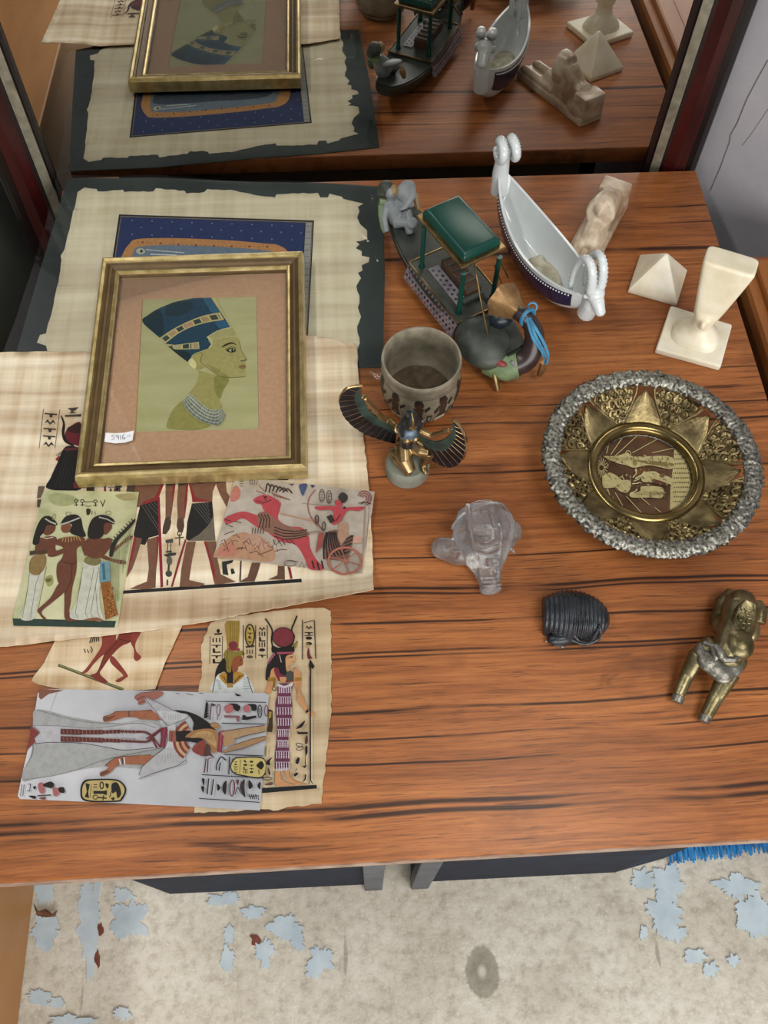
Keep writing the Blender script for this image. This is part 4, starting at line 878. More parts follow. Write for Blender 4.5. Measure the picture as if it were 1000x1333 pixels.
# right half
a.v(180, 890, 5.5556)
a.P('#a8684a', (0, 195), (150, 200), (150, 265), (0, 255)); a.P('#a8684a', (0, 515), (120, 520), (60, 590), (0, 580))
a.S('#b9b7ba', (45, 100), (150, 140), (260, 195), (360, 225), (290, 270), (215, 300), (150, 230), (100, 190)); a.S('#c9c8ca', (140, 200), (260, 200), (360, 228), (290, 270), (180, 265)); a.L('#4a4a50', 4, (45, 100), (120, 195), (210, 300)); a.L('#4a4a50', 3, (45, 100), (150, 140), (262, 198))
for i in range(8): a.L('#8a8a8a', 2, (180+i*18, 215+i), (190+i*16, 262))
a.S('#bdbcbe', (5, 660), (30, 600), (120, 520), (200, 460), (270, 450), (345, 550), (300, 590), (180, 620), (60, 670)); a.L('#4a4a50', 4, (5, 660), (30, 600), (120, 520), (200, 460)); a.L('#4a4a50', 4, (5, 690), (100, 650), (290, 590), (345, 550))
for i in range(9): a.L('#8a8a8a', 2, (130+i*20, 520-i*4), (150+i*18, 585-i*2))
a.P('#cfcdcc', (205, 310), (270, 290), (270, 460), (195, 465), (220, 400)); a.P('#7a2c3c', (160, 320), (210, 312), (215, 340), (190, 460), (155, 460), (165, 390)); a.L('#a85a66', 4, (190, 320), (175, 460)); a.L('#7a2c3c', 12, (60, 400), (160, 330)); a.L('#7a2c3c', 12, (100, 390), (130, 460)); a.L('#6a3630', 14, (0, 345), (60, 355), (105, 395), (60, 420), (0, 420), sm=True)
# broad collar
for i, cc in enumerate(('#8a4038', '#c9a880', '#8a4038', '#c09470', '#7a3832')):
    r_ = 150-i*20; a.L(cc, 20, *[(410+r_*math.cos(t)*1.0, 410+r_*math.sin(t)*.98) for t in [math.pi*(.68+.68*k/14) for k in range(15)]])
a.P('#9a5a4a', (222, 340), (275, 340), (275, 420), (222, 418)); a.L('#4a2a22', 4, (245, 340), (243, 420))
a.S('#1b1816', (262, 192), (350, 200), (440, 235), (520, 290), (560, 330), (480, 340), (420, 340), (395, 330), (400, 280), (360, 225), (300, 210)); a.P('#1b1816', (270, 345), (370, 338), (400, 380), (470, 400), (440, 430), (340, 415), (275, 420))
a.S('#a8784a', (340, 385), (400, 340), (500, 325), (560, 340), (585, 400), (570, 480), (535, 500), (520, 450), (470, 400), (400, 390)); a.S('#c09a68', (380, 390), (430, 350), (510, 345), (560, 390), (560, 460), (520, 430), (460, 390))
for i in range(14): a.L('#6a4426', 2, (385+i*13, 370-8*math.sin(i/4)), (395+i*13, 385+i*3))
a.S('#8d4038', (395, 460), (440, 420), (480, 410), (490, 450), (470, 520), (440, 515), (395, 490)); a.S('#5a3a30', (470, 520), (490, 440), (520, 450), (525, 500), (545, 530), (520, 520)); a.L(K, 4, (425, 490), (432, 500)); a.S('#b48a5c', (520, 290), (560, 285), (590, 310), (560, 330)); a.ring('#8a5a3a', 4, 555, 300, 30, 18)
a.P('#8a3444', (585, 345), (620, 335), (605, 500), (570, 490)); a.L('#c07a84', 4, (602, 340), (590, 490)); a.S('#b4936c', (615, 345), (760, 325), (915, 305), (930, 320), (900, 345), (760, 375), (690, 400), (620, 380)); a.S('#a8845c', (615, 490), (700, 440), (820, 400), (920, 380), (920, 405), (800, 450), (700, 475), (620, 500)); a.S('#b58d66', (620, 380), (680, 380), (695, 420), (660, 445), (620, 450)); a.L('#5a3a2a', 4, (690, 400), (800, 370), (920, 345)); a.L('#5a3a2a', 4, (700, 440), (820, 400), (920, 378)); a.L('#6a3434', 5, (615, 345), (760, 322), (915, 302)); a.L('#6a3434', 4, (615, 500), (760, 470), (920, 405))
for (y0, y1, xa) in ((127, 135, 487), (286, 292, 605), (512, 522, 620), (658, 682, 460), (830, 858, 440)): a.L('#23212a', 6, (xa, y0), (925 if y0 < 400 else 905 if y0 < 700 else 880, y1))
# top row of signs
a.P(K, (490, 135), (505, 135), (500, 250), (475, 250)); 
for i in range(5): a.P(K, (488, 150+i*20), (510, 150+i*20), (508, 160+i*20), (485, 160+i*20))
a.L('#6a3a48', 7, (530, 145), (520, 260)); a.P('#4a2a34', (530, 140), (568, 155), (535, 165)); a.ring('#7a4050', 6, 582, 190, 13, 40, .05); a.L('#7a4050', 6, (578, 230), (575, 260)); a.S('#b4686c', (625, 165), (680, 150), (690, 190), (640, 215)); a.S(K, (650, 145), (710, 145), (740, 170), (720, 200), (690, 180), (680, 155)); a.P('#8a5a60', (622, 228), (735, 232), (730, 275), (715, 275), (712, 245), (622, 245)); a.S('#b4686c', (762, 165), (800, 155), (805, 200), (770, 205)); a.S(K, (790, 150), (850, 150), (855, 190), (825, 195), (815, 165)); a.P(K, (755, 228), (770, 225), (785, 240), (855, 230), (855, 245), (790, 262), (752, 262)); a.ring('#23212a', 7, 880, 200, 14, 45); a.L('#23212a', 6, (880, 180), (878, 225)); a.ring('#7a4050', 6, 927, 195, 12, 40)
# third row
a.L('#5a3040', 8, (490, 540), (478, 645)); a.L('#5a3040', 8, (505, 545), (500, 640)); a.L('#7a4a40', 5, (505, 545), (550, 530)); a.L('#23212a', 9, (565, 625), (570, 580), (600, 530), (635, 555), sm=True); a.L('#23212a', 8, (595, 570), (585, 630)); a.L('#23212a', 9, (662, 530), (655, 655)); a.S('#23212a', (665, 600), (690, 545), (740, 530), (910, 540), (900, 680), (740, 665), (690, 650)); a.S('#cdbb72', (672, 600), (695, 552), (742, 538), (908, 548), (896, 670), (740, 656), (695, 642)); a.glyphs('#2a2620', 690, 555, 30, 95, 5, 41); a.L('#4a4030', 4, (740, 550), (733, 650)); a.glyphs('#2a2620', 755, 550, 40, 100, 4, 43); a.glyphs('#2a2620', 800, 552, 38, 100, 4, 45); a.S(K, (855, 590), (890, 560), (910, 590), (890, 620), (870, 610)); a.L('#2a2620', 5, (870, 620), (875, 655))
# fourth row
a.S(K, (460, 690), (480, 690), (475, 740)); a.S(K, (455, 745), (478, 745), (470, 790)); a.L(K, 8, (510, 685), (500, 800)); a.L(K, 8, (545, 690), (530, 805)); a.S(K, (572, 725), (595, 750), (575, 775)); a.S(K, (640, 705), (632, 800), (610, 770), (615, 725)); a.ring('#6a2a3c', 8, 680, 755, 17, 58, .05); a.S('#5a3a3c', (710, 700), (730, 695), (720, 735)); a.S('#3a2a2e', (735, 740), (770, 690), (768, 750), (775, 820), (755, 800)); a.L('#23212a', 6, (700, 800), (720, 750), (745, 790), (770, 810), sm=True); a.S(K, (800, 695), (830, 740), (800, 760)); a.S(K, (885, 710), (862, 735), (880, 765)); 
for i in range(4): a.L(K, 6, (800+i*16, 800), (815+i*14, 835))
a.L(K, 6, (800, 815), (870, 810), (870, 840))
for q in ((270, 70), (345, 72), (370, 78), (440, 68)): a.L('#4a4048', 4, q, (q[0]+30, q[1]+3))
a.S(K, (700, 68), (720, 75), (745, 85), (715, 90))
a.build('printed_picture', s)
# ================================================================ framed portrait
ZT = .0270
fc = [W(125, 334, ZT), W(391, 325, ZT), W(404, 609, ZT), W(103, 621, ZT)]
cen = centroid(fc); ex = ((fc[1]-fc[0])+(fc[2]-fc[3])).normalized(); ey = Vector((-ex.y, ex.x, 0))
hw = ((fc[1]-fc[0]).length+(fc[2]-fc[3]).length)/4; hh = ((fc[0]-fc[3]).length+(fc[1]-fc[2]).length)/4
pf = thing('picture_frame', (cen.x, cen.y, .005), 'gilt framed portrait of a queen in a tall blue crown', 'picture frame')
def FP(u, v, z): return Vector((cen.x, cen.y, 0))+ex*u+ey*v+Vector((0, 0, z))
# profile: inset from the outer edge, height above table
fpz = [(0, .0065), (0, .021), (.0012, .0258), (.0035, .0270), (.0060, .0255), (.0068, .0225), (.0085, .0212), (.0105, .0228), (.0125, .0222), (.0140, .0200), (.0155, .0190), (.0165, .0205), (.0185, .0212), (.0200, .0198), (.0205, .0175), (.0215, .0130), (.0215, .0065)]
fmi = [0, 0, 0, 0, 0, 1, 1, 1, 1, 1, 1, 0, 0, 0, 1, 1, 1]
sg = [(-1, 1), (1, 1), (1, -1), (-1, -1)]
for k in range(4):
    A, B = sg[k], sg[(k+1) % 4]; mb = MB(); n = len(fpz)
    vs_ = [FP(c[0]*(hw-d), c[1]*(hh-d), z) for c in (A, B) for d, z in fpz]
    for i in range(n):
        j = (i+1) % n; mb.add([vs_[i], vs_[j], vs_[n+j], vs_[n+i]], [(0, 1, 2, 3)], fmi[i])
    mb.build('frame_rail', [M['gold_wood'], M['brown_mould'], M['frame_back']], pf, True, angle=28)
zm = .0125; ins = .0205
pq = [W(x, y, zm-.001) for x, y in ((185.5, 388.5), (334.5, 385), (337.5, 559), (176, 563))]
b = MB(); o4 = [FP(s_[0]*(hw-ins), s_[1]*(hh-ins), zm) for s_ in sg]
i4 = [Vector((p.x, p.y, zm)) for p in pq]; j4 = [Vector((p.x, p.y, zm-.0014))+(cen-p).normalized()*.0012 for p in [Vector((q.x, q.y, cen.z)) for q in pq]]
b.add(o4+i4+j4, [(0, 1, 5, 4), (1, 2, 6, 5), (2, 3, 7, 6), (3, 0, 4, 7), (4, 5, 9, 8), (5, 6, 10, 9), (6, 7, 11, 10), (7, 4, 8, 11)])
b.build('mount', M['mount'], pf, False)
zp = zm-.0015
pr = sheet('portrait_print', [FP(s_[0]*(hw-ins), s_[1]*(hh-ins), zp) for s_ in sg], M['green_board'], pf, .002)
a = Art(zp, 1.12).v(160, 370, 5); SKF = '#a59c66'; BLU = '#1b3d55'; GD = '#bdb07a'
a.S('#a0975f', (480, 560), (600, 590), (690, 615), (655, 690), (630, 750), (650, 800), (560, 830), (480, 780), (430, 720), (475, 650), (495, 580))
a.S('#878246', (600, 600), (690, 615), (655, 690), (632, 745), (600, 700)); a.S('#938d52', (400, 750), (335, 805), (298, 870), (284, 930), (330, 945), (480, 950), (575, 915), (490, 870), (430, 800)); a.S('#948e50', (420, 800), (480, 870), (560, 915), (480, 940), (420, 900), (380, 850))
a.S(SKF, (470, 450), (520, 430), (580, 400), (650, 350), (735, 340), (762, 375), (768, 425), (806, 488), (795, 505), (800, 522), (790, 540), (798, 560), (800, 598), (760, 606), (700, 606), (640, 595), (590, 570), (540, 535), (500, 560), (465, 540), (455, 495))
a.S('#928a52', (545, 520), (590, 570), (640, 595), (700, 606), (660, 580), (610, 545)); a.L('#6f6838', 4, (540, 535), (590, 575), (640, 600), (700, 608), (800, 602), sm=True)
a.S(BLU, (128, 245), (165, 200), (260, 145), (400, 102), (575, 85), (640, 185), (712, 285), (640, 295), (562, 343), (560, 370), (575, 395), (555, 420), (500, 440), (455, 462), (430, 510), (280, 388), (240, 350))
a.S('#122c38', (128, 245), (165, 200), (230, 165), (260, 220), (260, 330), (200, 310)); a.S('#2c5a78', (520, 92), (575, 88), (635, 180), (580, 185), (550, 140)); a.S('#2a567a', (600, 250), (660, 235), (700, 280), (640, 290)); a.S('#14303f', (300, 110+20), (420, 105), (460, 150), (380, 200), (280, 200)); a.S('#102733', (300, 405), (420, 440), (440, 465), (425, 505))
a.P(GD, (572, 84), (602, 84), (742, 340), (722, 322), (690, 262)); a.L('#8f8858', 3, (602, 84), (742, 340))
up_ = spline([(240, 350), (330, 290), (430, 240), (530, 203), (632, 183)], 8); lo_ = spline([(278, 385), (360, 322), (450, 277), (560, 247), (660, 232)], 8)
a.P(GD, *up_, *lo_[::-1])
cells = ['#3c4640', '#b09070', '#2c3c40', '#b48a72', '#2a3a3c', '#a88a68', '#3a4038']
nU = len(up_)
for i, cc in enumerate(cells):
    k0 = 1+int(i*(nU-3)/7); k1 = 1+int((i+.75)*(nU-3)/7)
    if k1 <= k0: k1 = k0+1
    q = lambda p_, q_, t: (p_[0]+(q_[0]-p_[0])*t, p_[1]+(q_[1]-p_[1])*t)
    a.P(cc, q(up_[k0], lo_[k0], .18), q(up_[k1], lo_[k1], .18), q(up_[k1], lo_[k1], .82), q(up_[k0], lo_[k0], .82))
    a.L('#22282a', 4, q(up_[min(k1+1, nU-1)], lo_[min(k1+1, nU-1)], .15), q(up_[min(k1+1, nU-1)], lo_[min(k1+1, nU-1)], .85))
a.P(GD, (278, 388), (340, 395), (495, 375), (498, 421), (340, 425)); 
for (x0, x1, cc) in ((300, 325, '#4a4a40'), (335, 380, '#a8a07a'), (390, 430, '#33403e'), (440, 446, '#22282a'), (458, 490, '#a8907a')): a.P(cc, (x0, 399-(x0-330)*.1), (x1, 397-(x1-330)*.1), (x1, 418), (x0, 418-(4 if x0 < 330 else 0)))
a.S('#a8a070', (545, 345), (600, 312), (650, 292), (705, 283), (742, 338), (690, 345), (640, 355), (590, 395), (565, 412), (585, 375), (570, 352)); a.L('#d8cf9c', 5, (548, 345), (572, 358), (580, 385), (560, 415), sm=True); a.L('#d0c890', 4, (548, 345), (600, 312), (650, 292), (705, 283), sm=True); a.L('#c9c088', 3, (430, 510), (455, 462), (500, 440), (555, 420), (590, 395), (640, 355), (690, 345), (742, 340), sm=True)
a.S('#a89c62', (458, 495), (475, 455), (515, 450), (505, 500), (540, 535), (500, 540)); a.S('#d8d09c', (425, 505), (445, 480), (460, 490), (478, 520), (470, 550), (440, 530)); a.L('#6f6a3c', 3, (475, 455), (515, 450), (505, 500), (540, 535), sm=True)
a.S('#241f18', (640, 412), (670, 388), (712, 378), (742, 398), (712, 386), (675, 396)); a.S('#2a241a', (672, 430), (705, 415), (735, 424), (728, 438), (700, 442)); a.S('#c9c49a', (690, 430), (708, 421), (726, 427), (708, 438)); a.E('#1c1812', 712, 430, 8, 8); a.L('#4c452c', 3, (665, 425), (705, 405), (735, 412))
a.L('#5f5030', 5, (765, 497), (785, 498), (806, 489)); a.S('#8a7048', (752, 535), (785, 522), (800, 530), (795, 545), (765, 545)); a.L('#5a4028', 3, (755, 536), (798, 533)); a.L('#857e46', 3, (758, 372), (770, 430), (806, 488))
inn = spline([(432, 713), (470, 735), (510, 775), (560, 812), (600, 818), (640, 806)], 7); out_ = spline([(386, 765), (425, 828), (490, 882), (560, 910), (630, 916), (670, 850)], 7)
a.P('#c9c6a8', *inn, *out_[::-1])
for r_ in range(5):
    for i in range(len(inn)-1):
        t0, t1 = (r_+.12)/5, (r_+.85)/5; u, v, x_, y_ = Vector(inn[i]), Vector(inn[i+1]), Vector(out_[i]), Vector(out_[i+1])
        g = .14; u2, v2 = u.lerp(v, g), u.lerp(v, 1-g); x2, y2 = x_.lerp(y_, g), x_.lerp(y_, 1-g)
        a.P(('#67727c', '#7f8a90', '#58646c')[(r_+i) % 3], u2.lerp(x2, t0), v2.lerp(y2, t0), v2.lerp(y2, t1), u2.lerp(x2, t1))
a.build('portrait', pr)
b = MB(); b.prism([tuple(FP(s_[0]*(hw-ins), s_[1]*(hh-ins), 0))[:2] for s_ in sg], .0145, .0160); b.build('glass', M['glass'], pf, False)
b = MB(); b.prism([tuple(FP(s_[0]*(hw-.012), s_[1]*(hh-.012), 0))[:2] for s_ in sg], .0065, .0080); b.build('backing_board', M['frame_back'], pf, False)
st = sheet('price_sticker', outl(.01625, [(137.5, 563.3), (150, 564), (163, 563), (174.3, 560.5), (172.5, 573), (163, 576), (150, 577.2), (136, 575)]), M['label'], pf, .0002)
a = Art(.01626, 1).v(120, 550, 8.333); iw = '#5a647c'
a.L(iw, 5, (250, 138), (225, 135), (212, 148), (235, 160), (240, 178), (210, 186), sm=True); a.ring(iw, 5, 272, 148, 13, 13); a.L(iw, 5, (286, 145), (284, 188)); a.L(iw, 5, (305, 135), (308, 188)); a.L(iw, 5, (352, 128), (330, 145), (328, 172), (345, 180), (358, 168), (335, 158), sm=True); a.L(iw, 4, (380, 160), (384, 138), (396, 155), (406, 128), (416, 155))
a.build('handwriting', st)

# ================================================================ solid souvenirs
def frame2(c, ang): return Matrix.Translation(c) @ Matrix.Rotation(ang, 4, 'Z')
M['ala'] = plain('cream_alabaster', '#d6cbae', '#f0ead8', 22, .3, spec=.5, sss=.25)
M['ala_pink'] = plain('veined_tan_alabaster', '#8d735a', '#d6c7b0', 30, .3, spec=.5, sss=.2)
# ---- pyramid
tl, bl, brr, rr_ = W(832, 336, 0), W(817, 381, 0), W(880, 399, 0), W(893, 356, 0)
c0 = (tl+bl+brr+rr_)/4
apx = W(869, 329, .052); 
py = MB(); basep = [tl.lerp(c0, -.0), bl, brr, rr_]
ap = apx
ring0 = [Vector((p.x, p.y, 0)) for p in basep]; ring1 = [Vector((p.x, p.y, .006)) for p in basep]
def subd(r): 
    out = []
    for i in range(4):
        for k in range(4): out.append(r[i].lerp(r[(i+1) % 4], k/4))
    return out
rings = [subd(ring0), subd(ring1)]+[[p.lerp(ap, t) for p in subd(ring1)] for t in (.25, .5, .75, .93)]
py.loft(rings)
tag(py.build('stone_pyramid', M['ala'], None, True, bevel=.0035, bseg=3, angle=40), 'small polished cream alabaster pyramid', 'pyramid')
# ---- bust with tall crown on a square plinth
q = [W(873, 399, .006), W(953, 424, .006), W(938, 479, .006), W(853.5, 456, .006)]
bc = centroid(q); bust = thing('stone_bust', (bc.x, bc.y, 0), 'cream alabaster bust with tall flat topped crown on a square plinth', 'bust')
b = MB(); b.prism([(p.x, p.y) for p in q], 0, .0085); b.build('plinth', M['ala'], bust, False, bevel=.002)
bang = math.atan2((q[1]-q[0]).y, (q[1]-q[0]).x)
T = Matrix.Translation((bc.x, bc.y, 0)) @ Matrix.Rotation(bang, 4, 'Z')
def rrect(cx, cy, z, ax, ay, n=24, p=3.2, tilt=0):
    out = []
    for i in range(n):
        t = 2*math.pi*i/n; c, s_ = math.cos(t), math.sin(t)
        x = ax*math.copysign(abs(c)**(2/p), c); y = ay*math.copysign(abs(s_)**(2/p), s_); out.append(Vector((cx+x, cy+y, z+tilt*y)))
    return out
b = MB()
b.loft([rrect(0, .000, z, ax, ay, p=pp) for z, ax, ay, pp in ((.007, .027, .022, 3), (.014, .026, .020, 2.6), (.022, .020, .016, 2.2), (.030, .012, .012, 2), (.040, .010, .011, 2), (.046, .012, .014, 2))], M4=T)
b.loft([rrect(0, cy, z, ax, ay, p=pp, tilt=tt) for z, cy, ax, ay, pp, tt in ((.040, -.003, .008, .010, 2, 0), (.045, -.003, .0125, .016, 2.2, .1), (.056, -.001, .015, .019, 2.4, .15), (.064, .001, .0165, .017, 4, .1), (.085, .003, .0205, .0155, 6, .05), (.108, .005, .0250, .0145, 8, 0), (.119, .006, .0270, .0140, 8, 0), (.1215, .006, .0255, .0125, 7, 0))], M4=T)
b.ell((0, -.020, .050), (.004, .006, .006), M4=T); b.ell((0, -.018, .044), (.006, .004, .003), M4=T)
b.build('crowned_head', M['ala'], bust, True, remesh=.0013, sm_iter=4)
# ---- sphinx
s0, s1 = W(800, 254, .012), W(748, 352, .012)
ax_ = (s1-s0); Ls = ax_.length; sang = math.atan2(ax_.y, ax_.x); sc_ = (s0+s1)/2
T = Matrix.Translation((sc_.x, sc_.y, 0)) @ Matrix.Rotation(sang, 4, 'Z')
sx_ = thing('stone_sphinx', (sc_.x, sc_.y, 0), 'tan veined alabaster sphinx lying behind the white ram boat', 'sphinx')
b = MB(); hl = Ls/2
b.box((0, 0, .006), (Ls, .040, .012), M4=T); b.box((-hl+.012, 0, .020), (.024, .036, .036), M4=T); b.build('plinth', M['ala_pink'], sx_, True, bevel=.003)
b = MB()
b.loft([rrect(x, 0, .011, .0, .0) if False else [Vector((x, yy*wd, .008+zz*ht)) for yy, zz in ((-1, 0), (-1, .5), (-.75, .85), (-.3, 1), (.3, 1), (.75, .85), (1, .5), (1, 0))] for x, wd, ht in ((-hl+.014, .014, .028), (-hl+.024, .016, .036), (-hl+.04, .015, .034), (0, .014, .030), (.02, .013, .026), (.03, .012, .012))], M4=T)
for s_ in (-1, 1):
    b.tube([(.0, s_*.010, .014), (.03, s_*.011, .013), (hl-.008, s_*.011, .012)], [.008, .007, .007], 10, M4=T); b.ell((hl-.008, s_*.011, .012), (.009, .0075, .006), M4=T)
    b.ell((-hl+.018, s_*.015, .016), (.018, .006, .012), M4=T)
b.ell((.001, 0, .052), (.0115, .0095, .0125), M4=T)                       # head
b.loft([[Vector((.0-.004+dx, yy*wd, z)) for dx, yy in ((.010, -1), (.004, -1.1), (-.008, -.9), (-.011, 0), (-.008, .9), (.004, 1.1), (.010, 1))] for z, wd in ((.030, .013), (.042, .0165), (.052, .0145), (.062, .010), (.066, .004))], M4=T)
b.ell((.0125, 0, .050), (.003, .0025, .004), M4=T); b.tube([(-.012, 0, .05), (-.03, 0, .036), (-.05, 0, .03)], [.012, .012, .008], 10, M4=T)
b.build('body', M['ala_pink'], sx_, True, remesh=.0016, sm_iter=5)

# ---- brass openwork plate
M['brass'] = plain('aged_brass', '#63553a', '#988860', 70, .36, .9, bump=.15, bscale=300)
M['brass_pol'] = plain('polished_brass', '#74623a', '#97855a', 40, .22, .95)
M['copper'] = plain('pinkish_brass_disc', '#5a4030', '#86664c', 20, .3, .85)
M['silver_rel'] = plain('tarnished_silver_relief', '#3a3934', '#b0aea3', 300, .38, .85, bump=.3, bscale=500)
M['engrave'] = plain('engraved_pale_lines', '#a69a6c', '#c4b98a', 120, .35, .7)
pc = W(848.5, 599, .034); pl = thing('openwork_plate', (pc.x, pc.y, 0), 'round brass and silver openwork plate with engraved centre and foliage rim', 'plate')
PT = Matrix.Translation((pc.x, pc.y, 0))
RO = ((W(988, 612, .034)-W(709, 590, .034)).length)/2
ri = .0505
def bowl(r):   # height of the dish surface
    if r < ri: return .005
    t = (r-ri)/(RO-ri); return .006+.030*t**1.15
b = MB(); b.lathe([(.002, .0035), (ri, .0035), (ri, .005), (.002, .005)], 64, M4=PT); b.build('medallion', M['copper'], pl, True)
b = MB(); b.tube([(pc.x+(ri+.005)*math.cos(t), pc.y+(ri+.005)*math.sin(t), .0085) for t in [2*math.pi*i/72 for i in range(72)]], .0068, 12, closed=True, flat=1.0); b.build('inner_ring', M['brass_pol'], pl)
b = MB(); b.tube([(pc.x+(ri-.0022)*math.cos(t), pc.y+(ri-.0022)*math.sin(t), .0058) for t in [2*math.pi*i/72 for i in range(72)]], .0008, 6, closed=True); b.build('bead_line', M['silver_rel'], pl)
b = MB(); b.tube([(pc.x+(ri+.004)*math.cos(t), pc.y+(ri+.004)*math.sin(t), .002) for t in [2*math.pi*i/48 for i in range(48)]], .002, 8, closed=True); b.build('foot_ring', M['brass'], pl)
a0 = math.atan2(W(838, 512, .02).y-pc.y, W(838, 512, .02).x-pc.x)
for k in range(8):
    an = a0+k*math.pi/4; mb = MB(); nr, nt = 10, 11; vs_ = []
    for i in range(nr+1):
        u = i/nr; r = ri+.008+u*(RO-.016-ri-.008); hwid = (.0215*(1-u**1.6)+.001)
        for j in range(nt):
            s_ = (j/(nt-1)*2-1); rr2 = r; t = an+s_*hwid/r; z = bowl(r)+.0028*(1-s_*s_)*(1-u*.3)+.0006*math.cos(j*math.pi)*(u > .15)
            vs_.append((pc.x+rr2*math.cos(t), pc.y+rr2*math.sin(t), z))
    fs = [(i*nt+j, i*nt+j+1, (i+1)*nt+j+1, (i+1)*nt+j) for i in range(nr) for j in range(nt-1)]
    mb.add(vs_, fs); o = mb.build('lotus_petal', M['brass'], pl, True, angle=180); q_ = o.modifiers.new('t', 'SOLIDIFY'); q_.thickness = .0011
    # pierced scrollwork panel between the petals
    an2 = an+math.pi/8; mb = MB(); rg = random.Random(k+1)
    def PP(r, t): return Vector((pc.x+r*math.cos(t), pc.y+r*math.sin(t), bowl(r)+.001))
    for (r, dt, rad) in [(RO-.018, 0, .0052), (RO-.018, .11, .005), (RO-.018, -.11, .005), (RO-.018, .21, .0046), (RO-.018, -.21, .0046), (RO-.027, .055, .0048), (RO-.027, -.055, .0048), (RO-.027, .16, .0046), (RO-.027, -.16, .0046), (RO-.036, .09, .004), (RO-.036, -.09, .004), (RO-.036, 0, .0036), (RO-.044, .035, .0032), (RO-.044, -.035, .0032)]:
        c = PP(r, an2+dt); pts = []
        for i in range(12):
            t = i*.62+rg.random(); q2 = rad*1.12*(1-i*.06); x, y = c.x+q2*math.cos(t), c.y+q2*math.sin(t); rr3 = math.hypot(x-pc.x, y-pc.y); pts.append((x, y, bowl(rr3)+.001))
        mb.tube(pts, .0017, 5)
    for s_ in (-1, 1):
        mb.tube([PP(RO-.050, an2), PP(RO-.042, an2+s_*.09), PP(RO-.032, an2+s_*.20), PP(RO-.020, an2+s_*.28), PP(RO-.012, an2+s_*.30)], .0013, 6)
    hp = spline([PP(RO-.034, an2), PP(RO-.027, an2+.05), PP(RO-.022, an2+.03), PP(RO-.024, an2), PP(RO-.022, an2-.03), PP(RO-.027, an2-.05)], 4, True)
    mb.tube(hp, .0011, 5, closed=True)
    # pierced web behind the scrolls, open at the heart in the middle and along the petals
    for (ra_, rb2, ta, tb_) in ((RO-.048, RO-.012, .045, .235), (RO-.048, RO-.012, -.235, -.045), (RO-.050, RO-.036, -.045, .045), (RO-.021, RO-.012, -.045, .045)):
        vs_ = []
        for i in range(6):
            r = ra_+(rb2-ra_)*i/5; kk = min(1, .55+.45*i/3)
            for j in range(7): vs_.append(PP(r, an2+(ta+(tb_-ta)*j/6)*kk)-Vector((0, 0, .0012)))
        mb.add(vs_, [(i*7+j, i*7+j+1, (i+1)*7+j+1, (i+1)*7+j) for i in range(5) for j in range(6)])
    mb.build('scroll_panel', M['brass'], pl, True)
# embossed foliage rim
mb = MB(); NU, NV = 560, 26; vs_ = []
for i in range(NU):
    t = 2*math.pi*i/NU
    for j in range(NV):
        p_ = 2*math.pi*j/NV; r0 = .0078; q0 = RO-.0065+r0*math.cos(p_)
        v = Vector((math.cos(t)*q0, math.sin(t)*q0, r0*math.sin(p_)))
        d = .0040*abs(noise.noise(v*170))+.0034*noise.noise(v*330)+.0012*noise.noise(v*650)
        rad = r0+d; rr2 = RO-.0065+rad*math.cos(p_)
        vs_.append((pc.x+rr2*math.cos(t), pc.y+rr2*math.sin(t), .0355+rad*.48*math.sin(p_)))
mb.add(vs_, [(i*NV+j, ((i+1) % NU)*NV+j, ((i+1) % NU)*NV+(j+1) % NV, i*NV+(j+1) % NV) for i in range(NU) for j in range(NV)])
mb.build('foliage_rim', M['silver_rel'], pl, True, angle=180)
# engraved scene on the medallion
a = Art(.0051, 1).v(760, 530, 6.25); mc = W(836, 609, .005)
shift = Vector((pc.x, pc.y, 0))-Vector((mc.x, mc.y, 0))
EN = '#b5a876'; ED = '#241a18'
a.P(EN, (720, 285), (790, 330), (845, 430), (860, 540), (830, 660), (760, 740), (685, 780), (690, 600), (715, 400))
for i in range(9):
    for j in range(11): a.E('#5a4a30', 715+i*15+(j % 2)*7, 330+j*38, 4.5, 8, n=6) if (715+i*15-560)**2/90000+(330+j*38-500)**2/95000 < .98 else None
for i in range(18):
    t = i*.36; a.L(EN, 5, (130+18*math.cos(t), 440+22*math.sin(t)), (130+52*math.cos(t), 440+80*math.sin(t)))
for q in ((170, 325, 195, 235), (205, 335, 305, 190), (240, 345, 430, 172), (380, 320, 590, 205), (540, 320, 715, 282), (180, 610, 205, 690), (240, 640, 315, 770), (330, 670, 450, 800), (450, 680, 520, 740), (560, 760, 610, 800)): a.L(EN, 6, q[:2], q[2:])
a.S(EN, (150, 350), (250, 345), (330, 320), (350, 320), (400, 350), (690, 350), (700, 450), (520, 420), (400, 440), (330, 420), (250, 400)); a.S('#7a6a40', (420, 380), (690, 400), (690, 430), (500, 410)); a.S(EN, (140, 510), (200, 480), (260, 510), (300, 540), (350, 540), (370, 580), (340, 640), (280, 630), (240, 600), (150, 600)); a.S(EN, (470, 480), (560, 470), (600, 490), (640, 500), (700, 530), (690, 580), (560, 560), (460, 550)); a.S(EN, (360, 650), (440, 630), (460, 590), (620, 600), (620, 680), (520, 680), (380, 680)); a.S('#5c3a28', (540, 530), (620, 550), (690, 580), (560, 570)); a.S('#6a4428', (420, 450), (500, 455), (440, 500), (400, 560)); 
for q in ((410, 450, 385, 520), (480, 470, 400, 530), (450, 510, 390, 550), (440, 560, 380, 570), (420, 610, 360, 650)): a.L('#d0c89a', 8, q[:2], ((q[0]+q[2])/2+14, (q[1]+q[3])/2), q[2:])
a.ring(EN, 8, 290, 545, 22, 30); a.ring(EN, 6, 345, 330, 22, 26); a.E('#6a5a34', 620, 505, 22, 16); a.E('#8a7a4a', 400, 400, 18, 26)
rq = random.Random(9)
